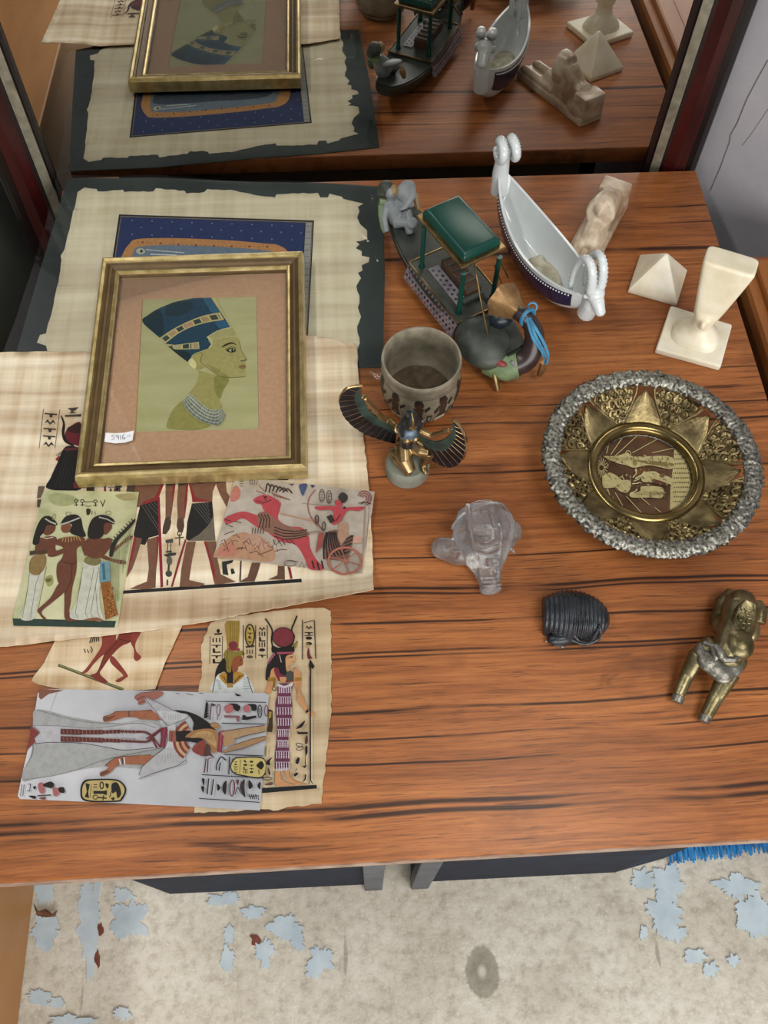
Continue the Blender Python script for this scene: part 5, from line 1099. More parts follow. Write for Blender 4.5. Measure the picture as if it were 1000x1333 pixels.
for i in range(190):
    x, y = rq.uniform(150, 690), rq.uniform(340, 680)
    if 420 < y < 470 and x < 400: continue
    L_ = rq.uniform(6, 22); t = rq.random()*3; a.L(rq.choice(('#6a5a38', '#4a3426', '#c9be90', '#8a7a4c')), 4, (x, y), (x+L_*math.cos(t), y+L_*math.sin(t)), (x+L_*math.cos(t)+6, y+L_*math.sin(t)+7))
for i in range(16): a.L('#7a6a40', 3, (170+i*14, 362), (176+i*14, 390)); a.L('#7a6a40', 3, (400+i*17, 640), (405+i*13, 668))
off_ = shift
a.build('engraved_scene', pl, conv=lambda x, y, e: W(x, y, .0051)+off_+Vector((0, 0, e)), mat=None)

# ---- black ribbed scarab
M['blackstone'] = plain('black_stone', '#14171b', '#31363c', 60, .3, spec=.5, bump=.2, bscale=400)
M['chip'] = plain('worn_grey_chip', '#8d9094', '#b5b7ba', 60, .6)
c = W(747, 806, .0); scx = thing('scarab_carving', (c.x, c.y, 0), 'small black stone scarab carving with ribbed back', 'scarab')
T = Matrix.Translation(c) @ Matrix.Rotation(R(-6), 4, 'Z') @ Matrix.Scale(1.14, 4)
mb = MB(); NU, NV = 150, 40; vs_ = []
for i in range(NU+1):
    u = i/NU; x = -.0265+.0555*u
    prof_ = math.sqrt(max(0, 1-((u-.38)/.63)**2)) if u > .38 else .72+.28*math.sin(math.pi/2*u/.38)
    wy = .0215*max(prof_, .02); hz = .0275*max(prof_, .05)
    rib = .00055*math.cos(u*2*math.pi*15)
    for j in range(NV+1):
        t = math.pi*j/NV; e = rib*(1 if .1 < math.sin(t) else 0)
        cc, ss_ = math.cos(t), math.sin(t); vs_.append((x, (wy+e)*math.copysign(abs(cc)**.8, cc), (hz+e)*abs(ss_)**.8))
W_ = NV+1
mb.add(vs_, [(i*W_+j, i*W_+j+1, (i+1)*W_+j+1, (i+1)*W_+j) for i in range(NU) for j in range(NV)]+[(i*W_, (i+1)*W_, (i+1)*W_+NV, i*W_+NV) for i in range(NU)]+[tuple(range(NV+1))], M4=T)
mb.build('ribbed_back', M['blackstone'], scx, True, angle=180)
mb = MB(); 
for i in range(9):
    y = -.012-.0016*i; mb.tube([T @ Vector((-.021+.0003*i, y, .016-.0017*i)), T @ Vector((-.013, y-.0004, .0185-.0018*i)), T @ Vector((-.006-.0003*i, y, .015-.0016*i))], .0011, 6)
mb.ell(T @ Vector((-.014, -.0205, .006)), (.0125, .006, .006)); mb.build('head_plate', M['blackstone'], scx, True)
mb = MB()
for pts in (((-.004, -.018, .013), (.002, -.022, .008), (.010, -.0225, .008), (.014, -.018, .014), (.016, -.014, .019)), ((-.004, -.021, .006), (.008, -.0235, .004), (.02, -.018, .006)), ((.016, -.012, .019), (.019, -.016, .012), (.018, -.019, .005))):
    mb.tube(spline([T @ Vector(p) for p in pts], 5), .0014, 8)
mb.build('leg_ridges', M['blackstone'], scx, True)
for p in ((-.0245, -.0225, .004), (-.017, -.0245, .004), (-.011, -.026, .002), (-.0095, -.0115, .0185), (.0285, -.002, .004), (-.0005, -.0165, .0165)): mb = MB(); mb.ell(T @ Vector(p), .0009, nu=6, nv=4); mb.build('chip', M['chip'], scx, True)

# ---- clear glass figurine
def glassm():
    t = NT('clear_pressed_glass'); v = t.coord(); f = t.noise(v, 120, 4, .6)
    t.bump(f, .45, .004); return t.set(.09, 0, .7, t.ramp(t.noise(v, 60, 3), [(.35, '#b4b8ba'), (.65, '#f2f5f6')]), trans=.9, ior=1.48)
M['crystal'] = glassm()
c = W(627, 718, 0); T = Matrix.Translation(c) @ Matrix.Rotation(R(4), 4, 'Z')
gf = MB()
def oring(y, wx, zc, hz, dx=0, n=20): return [Vector((dx+wx*math.cos(t), y, max(zc+hz*math.sin(t), .0005))) for t in [2*math.pi*i/n for i in range(n)]]
gf.loft([oring(y, wx, zc, hz, dx) for y, wx, zc, hz, dx in ((.042, .006, .020, .006, .004), (.040, .016, .020, .014, .004), (.034, .025, .021, .020, .004), (.022, .030, .022, .024, .003), (.008, .030, .021, .024, .001), (-.006, .027, .019, .021, 0), (-.016, .021, .016, .018, 0), (-.024, .0155, .013, .014, 0), (-.032, .0115, .010, .011, 0), (-.039, .0102, .009, .0095, 0), (-.046, .0105, .0085, .009, 0), (-.048, .007, .008, .006, 0))], M4=T)
gf.tube([(-.012, -.004, .014), (-.028, -.002, .012), (-.040, .003, .0115)], [.0150, .0135, .0112], 14, M4=T); gf.ell((-.040, .003, .0115), .0110, M4=T); gf.ell((.031, .012, .013), (.0105, .012, .0125), M4=T)
for s_ in (-1, 1):
    gf.tube([(s_*.012, .036, .036), (s_*.0145, .020, .0445), (s_*.0150, .004, .0425), (s_*.0125, -.012, .034), (s_*.0090, -.026, .022), (s_*.0085, -.040, .016)], [.0016, .0026, .0026, .0024, .0020, .0018], 8, M4=T)
    for i in range(5): gf.tube([(s_*.016, .026-.008*i, .040-.002*i), (s_*.023, .022-.008*i, .034-.0025*i), (s_*.029, .018-.008*i, .022-.001*i)], .0017, 6, M4=T)
for i in range(5): gf.tube([(-.015, -.012+.0045*i, .026), (-.026, -.010+.0045*i, .0235), (-.031, -.008+.004*i, .018)], .0014, 6, M4=T)
for i in range(4): gf.tube([(-.0095, -.032-.004*i, .0185-.0004*i), (0, -.0325-.004*i, .0200-.0006*i), (.0095, -.032-.004*i, .0185-.0004*i)], .0013, 6, M4=T)
gf.tube([(.004, .030, .042), (.007, .016, .0475), (.009, .000, .045)], [.001, .0026, .0015], 8, M4=T); gf.tube([(-.011, -.008, .039), (0, -.013, .0395), (.011, -.008, .039)], .0018, 6, M4=T); gf.tube([(-.009, -.016, .033), (0, -.020, .033), (.009, -.016, .033)], .0014, 6, M4=T)
gf.ell((0, -.024, .027), (.003, .006, .0032), M4=T)
tag(gf.build('glass_figurine', M['crystal'], None, True, remesh=.0009, sm_iter=2), 'clear pressed glass figurine with rounded dome and ridged sides', 'glass figurine')
# ---- stoneware cup
M['glaze'] = plain('speckled_grey_glaze', '#6f6858', '#948c79', 55, .35, spec=.5, bump=.05)
M['residue'] = plain('brown_dry_residue', '#3d3225', '#5c4d39', 90, .85, bump=.5, bscale=160)
cc = Vector((.0775, .5585, 0)); cup = thing('drinking_cup', cc, 'grey stoneware cup with painted figures behind the winged figurine', 'cup')
CT = Matrix.Translation(cc)
cprof = [(.026, 0), (.029, .001), (.0325, .006), (.0375, .016), (.0408, .028), (.0420, .040), (.0415, .052), (.0398, .062), (.0402, .070), (.0412, .0745), (.0405, .0765), (.0385, .0765), (.0372, .074), (.0365, .066), (.0375, .050), (.0372, .034), (.034, .020), (.028, .011), (.015, .0085)]
b = MB(); b.lathe(cprof, 72, M4=CT); b.build('cup_body', M['glaze'], cup, True, angle=60)
b = MB(); NU = 40; vs_ = [(cc.x, cc.y, .0115)]; fs = []
for k in range(1, 6):
    for i in range(NU):
        t = 2*math.pi*i/NU; r = .033*k/5; vs_.append((cc.x+r*math.cos(t), cc.y+r*math.sin(t), .0115+.010*(k/5)**3+.002*noise.noise(Vector((r*math.cos(t)*120, r*math.sin(t)*120, 1)))))
for i in range(NU): fs.append((0, 1+i, 1+(i+1) % NU))
for k in range(4):
    for i in range(NU): fs.append((1+k*NU+i, 1+(k+1)*NU+i, 1+(k+1)*NU+(i+1) % NU, 1+k*NU+(i+1) % NU))
b.add(vs_, fs); b.build('residue', M['residue'], cup, True, angle=180)
def crad(z):
    for (r0, z0), (r1, z1) in zip(cprof[:10], cprof[1:10]):
        if z0 <= z <= z1: return r0+(r1-r0)*(z-z0)/(z1-z0)
    return .04
a = Art(0, .8)
def cupmap(u, v, e):   # u degrees round the cup, v height in mm
    t = R(u); z = v/1000; r = crad(z)+e*3+.00025; return Vector((cc.x+r*math.cos(t), cc.y+r*math.sin(t), z))
def strip(col, pts, n=5): a.P(col, *pts)
for i, u in enumerate(range(150, 400, 36)):
    # small painted people and objects round the wall
    a.P('#4a2f22', *[(u+6+7*math.cos(t), 52+5*math.sin(t)) for t in [k*.628 for k in range(10)]]); a.P('#2a2620', *[(u+5+6*math.cos(t), 56+3*math.sin(t)) for t in [k*.628 for k in range(10)]])
    a.P('#4a3a2c', (u-2, 47), (u+13, 47), (u+11, 36), (u+14, 24), (u-3, 24), (u+1, 36)); a.P('#c9c6b6', (u-1, 36), (u+12, 36), (u+15, 16), (u-4, 16)); a.P('#2c2a22', (u+14, 45), (u+21, 50), (u+22, 46), (u+15, 40)); a.P('#35322a', (u-8, 40), (u-2, 46), (u-2, 40), (u-7, 34))
    a.P('#3c4a40', (u+18, 32), (u+26, 32), (u+25, 14), (u+19, 14)); a.P('#a8a696', (u+20, 30), (u+24, 30), (u+23, 20), (u+21, 20))
for k in range(36): a.P('#38342a', (k*10, 13), (k*10+10, 13), (k*10+10, 11.5), (k*10, 11.5)); a.P('#6a6454', (k*10, 62), (k*10+10, 62), (k*10+10, 61), (k*10, 61))
a.build('painted_frieze', cup, conv=cupmap)

# ---- kneeling winged figurine
M['bronze'] = plain('gilded_bronze', '#6a5636', '#a68c64', 60, .32, .85)
M['bronze_dk'] = plain('dark_painted_bronze', '#1c1e20', '#34383a', 60, .35, .5)
M['greystone'] = plain('grey_green_stone_base', '#6d6f62', '#8b8d80', 30, .6, bump=.2)
M['teal_metal'] = plain('verdigris_band', '#26332f', '#3c544c', 60, .4, .4)
M['wing_black'] = plain('black_enamel_feather', '#0f1014', '#20222a', 60, .35, .3)
M['collar_blue'] = plain('blue_grey_collar', '#3a4656', '#66747e', 120, .4, .5)
wb = W(530, 612, 0); wf = thing('winged_figurine', wb, 'kneeling bronze woman figurine with outspread black feathered wings', 'figurine')
WT = Matrix.Translation(wb)
b = MB(); b.lathe([(.0215, 0), (.0228, .001), (.0230, .013), (.0222, .0185), (.020, .0205), (.002, .0205)], 48, M4=WT); b.build('base', M['greystone'], wf, True, angle=40)
FT = Matrix.Translation((wb.x, wb.y+.002, .0205)) @ Matrix.Rotation(R(10), 4, 'Z')
# kneeling legs: one knee forward on the ground, the other raised to the right
b = MB()
b.tube([(-.004, .004, .020), (-.006, -.010, .013), (-.002, -.020, .006)], [.0095, .0085, .0062], 12, M4=FT); b.tube([(-.002, -.020, .006), (-.010, -.006, .005), (-.016, .008, .005)], [.006, .0055, .0042], 10, M4=FT)
b.tube([(.003, .004, .020), (.012, -.006, .021), (.019, -.010, .021)], [.0095, .008, .0068], 12, M4=FT); b.tube([(.019, -.010, .021), (.016, -.012, .010), (.013, -.013, .003)], [.0065, .005, .004], 10, M4=FT); b.ell((.013, -.017, .003), (.004, .008, .003), M4=FT)
b.ell((0, .006, .019), (.011, .010, .011), M4=FT)
b.tube([(0, .005, .020), (0, .003, .032), (0, .001, .044), (0, .002, .054), (0, 0, .060)], [.0095, .0075, .0098, .008, .0042], 14, M4=FT)
for s_ in (-1, 1): b.ell((s_*.0042, -.0075, .046), (.0042, .0035, .0042), M4=FT)
b.tube([(0, 0, .058), (0, -.002, .066)], [.0042, .004], 10, M4=FT); b.ell((0, -.004, .070), (.0062, .0068, .0080), M4=FT); b.ell((0, -.0108, .0695), (.0014, .0020, .0022), M4=FT)
def farm(pts, rad): b.tube(pts, rad, 10)
SHL = FT @ Vector((-.0105, .002, .054)); SHR = FT @ Vector((.0105, .002, .054))
PL, NL = Vector((0, wb.y+.014, 0)), Vector((-.18, 1, 0)); PR, NR = Vector((wb.x+.01, wb.y-.002, 0)), Vector((.42, 1, 0))
def wl(x, y): return WP(430+x/8.89, 490+y/8.89, PL, NL)
def wr_(x, y): return WP(500+x/8.333, 520+y/8.333, PR, NR)
armL = [SHL, wl(690, 520), wl(590, 470), wl(470, 330), wl(400, 255)]; armR = [SHR, wr_(400, 345), wr_(520, 395), wr_(640, 355), wr_(710, 330)]
b.tube(armL, [.0045, .0036, .0032, .0026, .0022], 10); b.tube(armR, [.0045, .0036, .0032, .0026, .0022], 10)
for A_ in (armL, armR):
    e_ = A_[-1]; d_ = (A_[-1]-A_[-2]).normalized(); u_ = d_.orthogonal().normalized()
    for k in range(4): b.tube([e_-d_*.001, e_+d_*.003+u_*(k-1.5)*.0012, e_+d_*(.005+.0006*(k in (1, 2)))+u_*(k-1.5)*.0013], [.0009, .0008, .0006], 6)
    b.tube([e_-d_*.001, e_+d_*.001+u_*.003, e_+d_*.003+u_*.0035], [.0009, .0008, .0006], 6)
b.build('body', M['bronze'], wf, True, remesh=.0007, sm_iter=3)
b = MB(); b.loft([[FT @ Vector((rx*math.cos(t), -.002+ry*math.sin(t), z)) for t in [2*math.pi*i/20 for i in range(20)]] for z, rx, ry in ((.066, .0082, .0080), (.071, .0084, .0082), (.078, .0076, .0076), (.083, .0050, .0052), (.0845, .0015, .0015))])
b.build('headdress', M['bronze_dk'], wf, True); 
b = MB(); b.tube([FT @ Vector(p) for p in ((0, -.0102, .070), (0, -.0108, .074), (0, -.0085, .081), (0, -.003, .0855))], [.0012, .0016, .0016, .001], 8); b.build('cobra', M['bronze'], wf, True)
for s_ in (-1, 1):
    b = MB(); b.tube([FT @ Vector(p) for p in ((s_*.007, .0, .071), (s_*.009, -.002, .062), (s_*.0085, -.006, .053))], [.003, .0035, .0022], 8); b.build('hair_lappet', M['bronze_dk'], wf, True)
b = MB(); b.loft([[FT @ Vector((rx*math.cos(t), .0005+ry*math.sin(t), z+.002*math.sin(t))) for t in [2*math.pi*i/24 for i in range(24)]] for z, rx, ry in ((.050, .0118, .0098), (.054, .0112, .0094), (.0585, .0070, .0066), (.0605, .0048, .0046))]); b.build('collar', M['collar_blue'], wf, True)
b = MB(); b.loft([[FT @ Vector((rx*math.cos(t), .002+ry*math.sin(t), z)) for t in [2*math.pi*i/24 for i in range(24)]] for z, rx, ry in ((.028, .0096, .0092), (.033, .0086, .0086), (.040, .0094, .0100), (.043, .0092, .0098))]); b.build('bodice', M['bronze_dk'], wf, True)
b = MB(); b.tube([FT @ Vector(p) for p in ((-.014, -.004, .016), (-.010, -.014, .010), (-.005, -.024, .006))], [.0012, .0013, .0012], 8); b.build('sash_end', M['bronze'], wf, True)
def wing(cv, inner, outer, nf, nrm):
    wg = MB(); inn_ = [cv(*p) for p in inner]; out2 = [cv(*p) for p in outer]
    def samp(P_, t):
        L_ = [0]; 
        for i in range(1, len(P_)): L_.append(L_[-1]+(P_[i]-P_[i-1]).length)
        d = t*L_[-1]
        for i in range(1, len(P_)):
            if d <= L_[i] or i == len(P_)-1: return P_[i-1].lerp(P_[i], (d-L_[i-1])/max(L_[i]-L_[i-1], 1e-9))
    n_ = Vector(nrm).normalized()
    mid = [samp(inn_, t/20).lerp(samp(out2, t/20), .36) for t in range(21)]
    ii = [samp(inn_, t/20) for t in range(21)]; lines = []
    # coverts (teal band) with thickness
    vs_ = [p+n_*.0009 for p in ii]+[p+n_*.0009 for p in mid]+[p-n_*.0009 for p in ii]+[p-n_*.0009 for p in mid]; m_ = 21
    fs = []
    for i in range(20): fs += [(i, i+1, m_+i+1, m_+i), (2*m_+i+1, 2*m_+i, 3*m_+i, 3*m_+i+1), (i+1, i, 2*m_+i, 2*m_+i+1), (m_+i, m_+i+1, 3*m_+i+1, 3*m_+i)]
    fs += [(0, m_, 3*m_, 2*m_), (20, 2*m_+20, 3*m_+20, m_+20)]
    b_ = MB(); b_.add(vs_, fs); cov = b_.build('wing_coverts', M['teal_metal'], wf, False)
    for k in range(nf):
        t0, t1 = k/nf, (k+.97)/nf; A_, B_ = samp(inn_, t0).lerp(samp(out2, t0), .33), samp(inn_, t1).lerp(samp(out2, t1), .33); C_, D_ = samp(out2, t1), samp(out2, t0)
        tip = (C_+D_)/2+((C_+D_)/2-(A_+B_)/2)*.03; q6 = [A_, B_, B_.lerp(C_, .6), C_, tip, D_, A_.lerp(D_, .6)]
        b_ = MB(); b_.add([p+n_*.0006 for p in q6]+[p-n_*.0006 for p in q6], [tuple(range(7)), tuple(range(13, 6, -1))]+[(i, (i+1) % 7, 7+(i+1) % 7, 7+i) for i in range(7)]); ft = b_.build('feather', M['wing_black'], wf, False)
        b_ = MB(); b_.tube([A_-n_*.0008, D_-n_*.0008], .00028, 5); b_.tube([A_+n_*.0008, D_+n_*.0008], .00028, 5); b_.build('gilt_line', M['bronze'], ft, True)
    return out2
oL = wing(wl, ((770, 620), (690, 530), (560, 480), (450, 400), (400, 300), (345, 200), (345, 130)), ((750, 775), (560, 722), (400, 668), (260, 575), (165, 475), (115, 375), (105, 290), (135, 210), (210, 145), (330, 130)), 15, NL)
oR = wing(wr_, ((370, 380), (450, 430), (560, 460), (640, 440), (730, 370), (750, 240)), ((510, 650), (600, 705), (690, 735), (770, 725), (830, 680), (875, 590), (885, 480), (860, 380), (810, 290), (770, 240)), 12, NR)
b = MB(); b.tube([wl(*p) for p in spline(((105, 300), (120, 215), (190, 140), (270, 112), (365, 105)), 5)], [.0008]*8+[.0014]*13, 8); b.build('wing_tip_edge', M['bronze'], wf, True)
b = MB(); b.tube([wr_(*p) for p in spline(((750, 215), (810, 270), (865, 360), (892, 470), (880, 590), (850, 650)), 5)], [.0018]*16+[.0012]*10, 8); b.build('wing_tip_edge', M['bronze'], wf, True)

# ---- brass animal lying on the table
M['brass_old'] = plain('dull_green_brass', '#574f34', '#8b8160', 50, .36, .85, bump=.2, bscale=260)
M['lead'] = plain('grey_solder_metal', '#6d6a62', '#8d8a80', 80, .4, .8, bump=.4, bscale=200)
ba = W(935, 860, 0); an = thing('brass_animal', (ba.x, ba.y, 0), 'dull brass animal figurine with two stretched forelegs and an engraved back', 'figurine')
def B(x, y, z): return W(860+x/6.664, 755+y/6.664, z)
b = MB()
b.tube([B(700, 150, .020), B(700, 260, .024), B(660, 420, .026), B(600, 560, .028), B(560, 680, .024), B(500, 780, .016)], [.0120, .0170, .0155, .0150, .0155, .0110], 16)
b.ell(B(680, 560, .036), (.0135, .0145, .0115)); b.tube([B(330, 640, .024), B(230, 830, .012), B(150, 1010, .0075)], [.0085, .0066, .0056], 14); b.tube([B(600, 800, .022), B(480, 1020, .012), B(390, 1190, .0075)], [.0100, .0072, .0060], 14)
b.tube([B(460, 580, .026), B(380, 620, .024), B(330, 660, .022)], [.012, .010, .008], 12); b.tube([B(640, 700, .022), B(620, 760, .022)], [.012, .010], 12)
b.tube([B(520, 330, .010), B(560, 200, .012), B(620, 110, .010)], [.0085, .0100, .0060], 12); b.tube([B(850, 380, .008), B(860, 270, .010), B(830, 190, .010)], [.0065, .0075, .0055], 12); b.ell(B(600, 400, .014), (.017, .014, .012)); b.ell(B(760, 420, .014), (.011, .014, .010)); b.ell(B(480, 350, .009), (.006, .009, .008)); b.ell(B(640, 700, .010), (.012, .012, .009))
b.build('body', M['brass_old'], an, True, remesh=.0011, sm_iter=4)
b = MB()
vs_ = []; cols = ((650, 300, 640, 330), )
pts = [(650, 420), (620, 330), (660, 230), (740, 160), (830, 200), (840, 320), (800, 430), (730, 470)]
# engraved saddle panel
top_ = [B(x, y, .0405+.004*(1-abs(i-3.5)/3.5)) for i, (x, y) in enumerate(pts)]
b.loft([[p-Vector((0, 0, .014)) for p in top_], top_, [p.lerp(centroid(top_), .12)+Vector((0, 0, .0016)) for p in top_], [p.lerp(centroid(top_), .2)+Vector((0, 0, .0008)) for p in top_]]); b.build('saddle', M['brass_old'], an, True, angle=40)
for (x, y) in ((700, 330), (760, 290), (770, 360), (720, 250), (720, 400)):
    b = MB(); c_ = B(x, y, .0437); b.tube([c_+Vector((.0035*math.cos(t)*(1-.06*i), .0035*math.sin(t)*(1-.06*i), 0)) for i, t in enumerate([k*.6 for k in range(13)])], .0006, 5); b.build('engraved_scroll', M['brass_old'], an, True)
b = MB(); b.tube([B(470, 560, .040), B(520, 640, .040), B(560, 690, .037), B(640, 690, .038), B(700, 650, .038)], [.0028, .0040, .0035, .0030, .002], 10); b.tube([B(370, 540, .036), B(440, 560, .038), B(470, 650, .036), B(480, 700, .034)], [.002, .0030, .0026, .002], 10); b.ell(B(520, 630, .041), (.004, .006, .003)); b.build('broken_collar', M['lead'], an, True, remesh=.0009, sm_iter=2)
b = MB(); b.ell(B(430, 700, .0295), (.012, .012, .0060)); b.ell(B(540, 800, .0285), (.011, .0115, .0060)); b.ell(B(370, 640, .0275), (.008, .012, .0060)); b.ell(B(600, 770, .0275), (.012, .009, .0062)); b.ell(B(480, 760, .029), (.010, .010, .006)); b.build('chest_patch', M['lead'], an, True, remesh=.0010, sm_iter=14)
for (x, y) in ((145, 1045), (375, 1215)):
    c_ = B(x, y, .0072); d_ = (B(145, 1045, .0072)-B(230, 830, .012)).normalized(); b = MB(); b.tube([c_-d_*.004, c_+d_*.0016], [.0058, .0054], 14); b.build('foot', M['lead'], an, True)
# ================================================================ white porcelain boat with two ram heads
M['porcelain'] = plain('white_porcelain', '#c3c8c8', '#cfd4d4', 20, .12, spec=.6)
M['porc_stain'] = plain('beige_dried_residue', '#8f8870', '#c0baa6', 70, .6, bump=.3)
def bandm():
    t = NT('cobalt_and_maroon_band'); f = t.noise(t.coord(), 300, 3, .6)
    return t.set(.2, 0, .5, t.ramp(f, [(.35, '#171c34'), (.55, '#20284a'), (.68, '#4a2a34')]))
M['cobalt'] = bandm()
A = W(652, 247, .046); Bp = W(764, 392, .046); A.z = Bp.z = 0
e = (Bp-A).normalized(); LN_ = (Bp-A).length; lat = Vector((-e.y, e.x, 0)); UPV = Vector((0, 0, 1))
rb = thing('porcelain_boat', (A+Bp)/2, 'white porcelain boat dish with a ram head at each end', 'dish')
NS = 40
def hw_(s_): return max(.0300*(math.sin(math.pi*min(max(s_*.93+.035, 0), 1)))**.62*(.86+.26*s_), .0032)
def rimz(s_): return .044+.016*(2*s_-1)**2+(.008*(1-s_)**4)
def keel(s_): return .0+.036*abs(2*s_-1)**3.2
def sect(s_, inset, zb_, n=22):
    w_ = max(hw_(s_)-inset, .0012); zt, zk = rimz(s_), keel(s_)+zb_; c = A+e*LN_*s_; out = []
    for k in range(n+1):
        t = math.pi*k/n; cc_, ss_ = math.cos(t), math.sin(t)
        out.append(c+lat*w_*math.copysign(abs(cc_)**.75, cc_)+UPV*(zt-(zt-zk)*abs(ss_)**.85))
    return out
mb = MB(); rows = []
for i in range(NS+1):
    s_ = i/NS; o_ = sect(s_, 0, 0); n_ = sect(min(max(s_, .035), .965), .0030, .0035); rows.append(o_+n_[::-1])
mb.loft(rows); mb.build('hull', M['porcelain'], rb, True, angle=50)
# blue painted band below the rim, both outer sides
for sd in (1, -1):
    vs_ = []; fs = []; n = 46
    for i in range(n+1):
        s_ = .07+.88*i/n; w_ = hw_(s_); zt, zk = rimz(s_), keel(s_); c = A+e*LN_*s_
        for k, t in enumerate((.05, .18, .34, .52, .70)):
            cc_, ss_ = math.cos(t), math.sin(t); sc2 = 1 if k else 1
            vs_.append(c+lat*sd*(w_*abs(cc_)**.75+.0005)+UPV*(zt-(zt-zk)*abs(ss_)**.85-.001))
    for i in range(n):
        for k in range(4): fs.append((i*5+k, i*5+k+1, (i+1)*5+k+1, (i+1)*5+k))
    b = MB(); b.add(vs_, fs); b.build('painted_band', M['cobalt'], rb, True, angle=180)
    b = MB()
    for i in range(44):
        s_ = .09+.84*i/43; w_ = hw_(s_); t = .10; zt, zk = rimz(s_), keel(s_); b.ell(A+e*LN_*s_+lat*sd*(w_*math.cos(t)**.75+.0006)+UPV*(zt-(zt-zk)*math.sin(t)**.85-.001), .0011, nu=6, nv=4)
    o = b.build('scallop_beads', M['porcelain'], rb, True); o['kind'] = 'stuff'
# dried residue inside
b = MB(); c = A+e*LN_*.58+UPV*.0098
for (u, v, r1, r2, h_) in ((0, 0, .030, .018, .003), (-.018, .004, .010, .009, .0045), (.022, -.002, .018, .014, .003), (-.006, -.004, .009, .007, .006), (-.022, .008, .006, .006, .006)): b.ell(c+e*u+lat*v, (r1, r2, h_), rot=Matrix.Rotation(math.atan2(e.y, e.x), 4, 'Z'))
b.build('residue', M['porc_stain'], rb, True, remesh=.001, sm_iter=4)
def ram(base, d, H, lab, curl):
    """neck, head and ridged horns; d is the way the animal looks"""
    sd = Vector((-d.y, d.x, 0)); b = MB(); top = base+UPV*H
    b.tube([base-UPV*.010-d*.002, base+UPV*H*.35+d*.002, base+UPV*H*.7+d*.002, top+d*.001], [.0105, .0098, .0086, .0084], 14)
    b.ell(top+d*.003+UPV*.001, .0102); b.tube([top+d*.002, top+d*.011-UPV*.006, top+d*.017-UPV*.0115], [.0092, .0074, .0060], 12); b.ell(top+d*.0175-UPV*.012, (.0062, .0062, .0056))
    for s_ in (-1, 1): b.ell(top+d*.000+sd*s_*.010-UPV*.001, (.0030, .0030, .0026)); b.ell(top+d*.008+sd*s_*.0062+UPV*.0005, .0019)
    b.build('ram_head', M['porcelain'], rb, True, remesh=.0009, sm_iter=2)
    for s_ in (-1, 1):
        pts = []; rad = []; n = 44
        for i in range(n+1):
            q = i/n
            if curl:   # tight spiral curl
                t = -.5+q*5.2; r_ = .0120*(1-.42*q); p = top-d*.004+UPV*.004-d*r_*math.sin(t)*1.0+UPV*r_*math.cos(t)+sd*s_*(.0065+.004*q)
            else:      # tall arching horn that comes down behind the head
                t = math.pi*1.22*q; p = top-d*(.014-.0150*math.cos(t))+UPV*(.004+.034*math.sin(t))+sd*s_*(.0062+.003*q)
            pts.append(p); rad.append((.0058 if curl else .0054)*(1-.55*q**1.5)*(1+.11*math.cos(i*math.pi)))
        hb = MB(); hb.tube(pts, rad, 10); hb.build('horn', M['porcelain'], rb, True, angle=180)
ram(A-e*.004+UPV*.050, (-e+lat*.15).normalized(), .048, '', True)
ram(Bp+e*.006+UPV*.040, e, .026, '', False)

# ================================================================ enamelled barque with a green canopy
M['deck'] = plain('grey_green_deck', '#2b2f2b', '#454a42', 40, .45, spec=.4, bump=.1)
M['hull_dk'] = plain('dark_hull', '#1d211c', '#34382e', 40, .4)
M['green'] = plain('deep_green_enamel', '#0b352d', '#0f4238', 15, .3, spec=.45)
M['brass_rim'] = plain('bronze_trim', '#5a482c', '#8d7650', 60, .35, .8)
M['brown_seat'] = plain('brown_bench', '#3d2a1e', '#5a4030', 50, .6)
M['pale_tile'] = plain('pale_lilac_enamel', '#6e6872', '#8f888e', 60, .4)
M['mauve'] = plain('dark_brown_prow', '#251d1e', '#3a2d2c', 40, .3)
M['gold_leaf'] = plain('worn_gold_petal', '#7a5a34', '#a5825a', 60, .35, .5)
M['blue_ribbon'] = plain('bright_blue_ribbon', '#2c6688', '#4a8fb0', 60, .5)
M['green_paint'] = plain('pale_green_paint', '#55694a', '#7d8f66', 60, .45)
M['red_paint'] = plain('dull_red_paint', '#7a2f30', '#8f3e3a', 60, .45)
M['pale_stone'] = plain('pale_grey_enamel', '#6c7274', '#878c8e', 40, .4)
M['tan_skin'] = plain('tan_enamel_skin', '#7a6444', '#94794f', 40, .45)
ZD = .036
p1, p2, p3 = W(549, 347, ZD), W(597, 407, ZD), W(641, 386, ZD)
el = (p2-p1).normalized(); lt = Vector((-el.y, el.x, 0))
wp_ = (p3-p2).dot(lt); Lp = (p2-p1).length; ctr = p1+el*Lp/2+lt*wp_/2; ctr.z = 0
bq_ = thing('model_barque', ctr, 'dark enamelled model river boat with a green canopy on four posts', 'model boat')
def Q(u, v, z): return ctr+el*u+lt*v+UPV*z       # along the boat, across it, height
HL0, HL1 = -(ctr-W(508, 272, .03)).dot(el), (W(668, 468, .03)-ctr).dot(el)
rows = []
for i in range(31):
    q = i/30; u = -abs(HL0)+(abs(HL0)+HL1)*q; w_ = max((wp_/2+.013)*math.sin(math.pi*(q*.92+.04))**.55, .003); zk = .030*abs(2*q-1)**3; zt = .030+.012*abs(2*q-1)**3
    rows.append([Q(u, w_*math.cos(t)*(1 if math.sin(t) <= 0 else 1), zt if math.sin(t) >= -1e-6 else zt-(zt-zk)*abs(math.sin(t))**.8) for t in [-math.pi*k/14 for k in range(15)]])
mb = MB(); mb.loft(rows); mb.build('hull', M['hull_dk'], bq_, True, angle=50)
rows2 = []
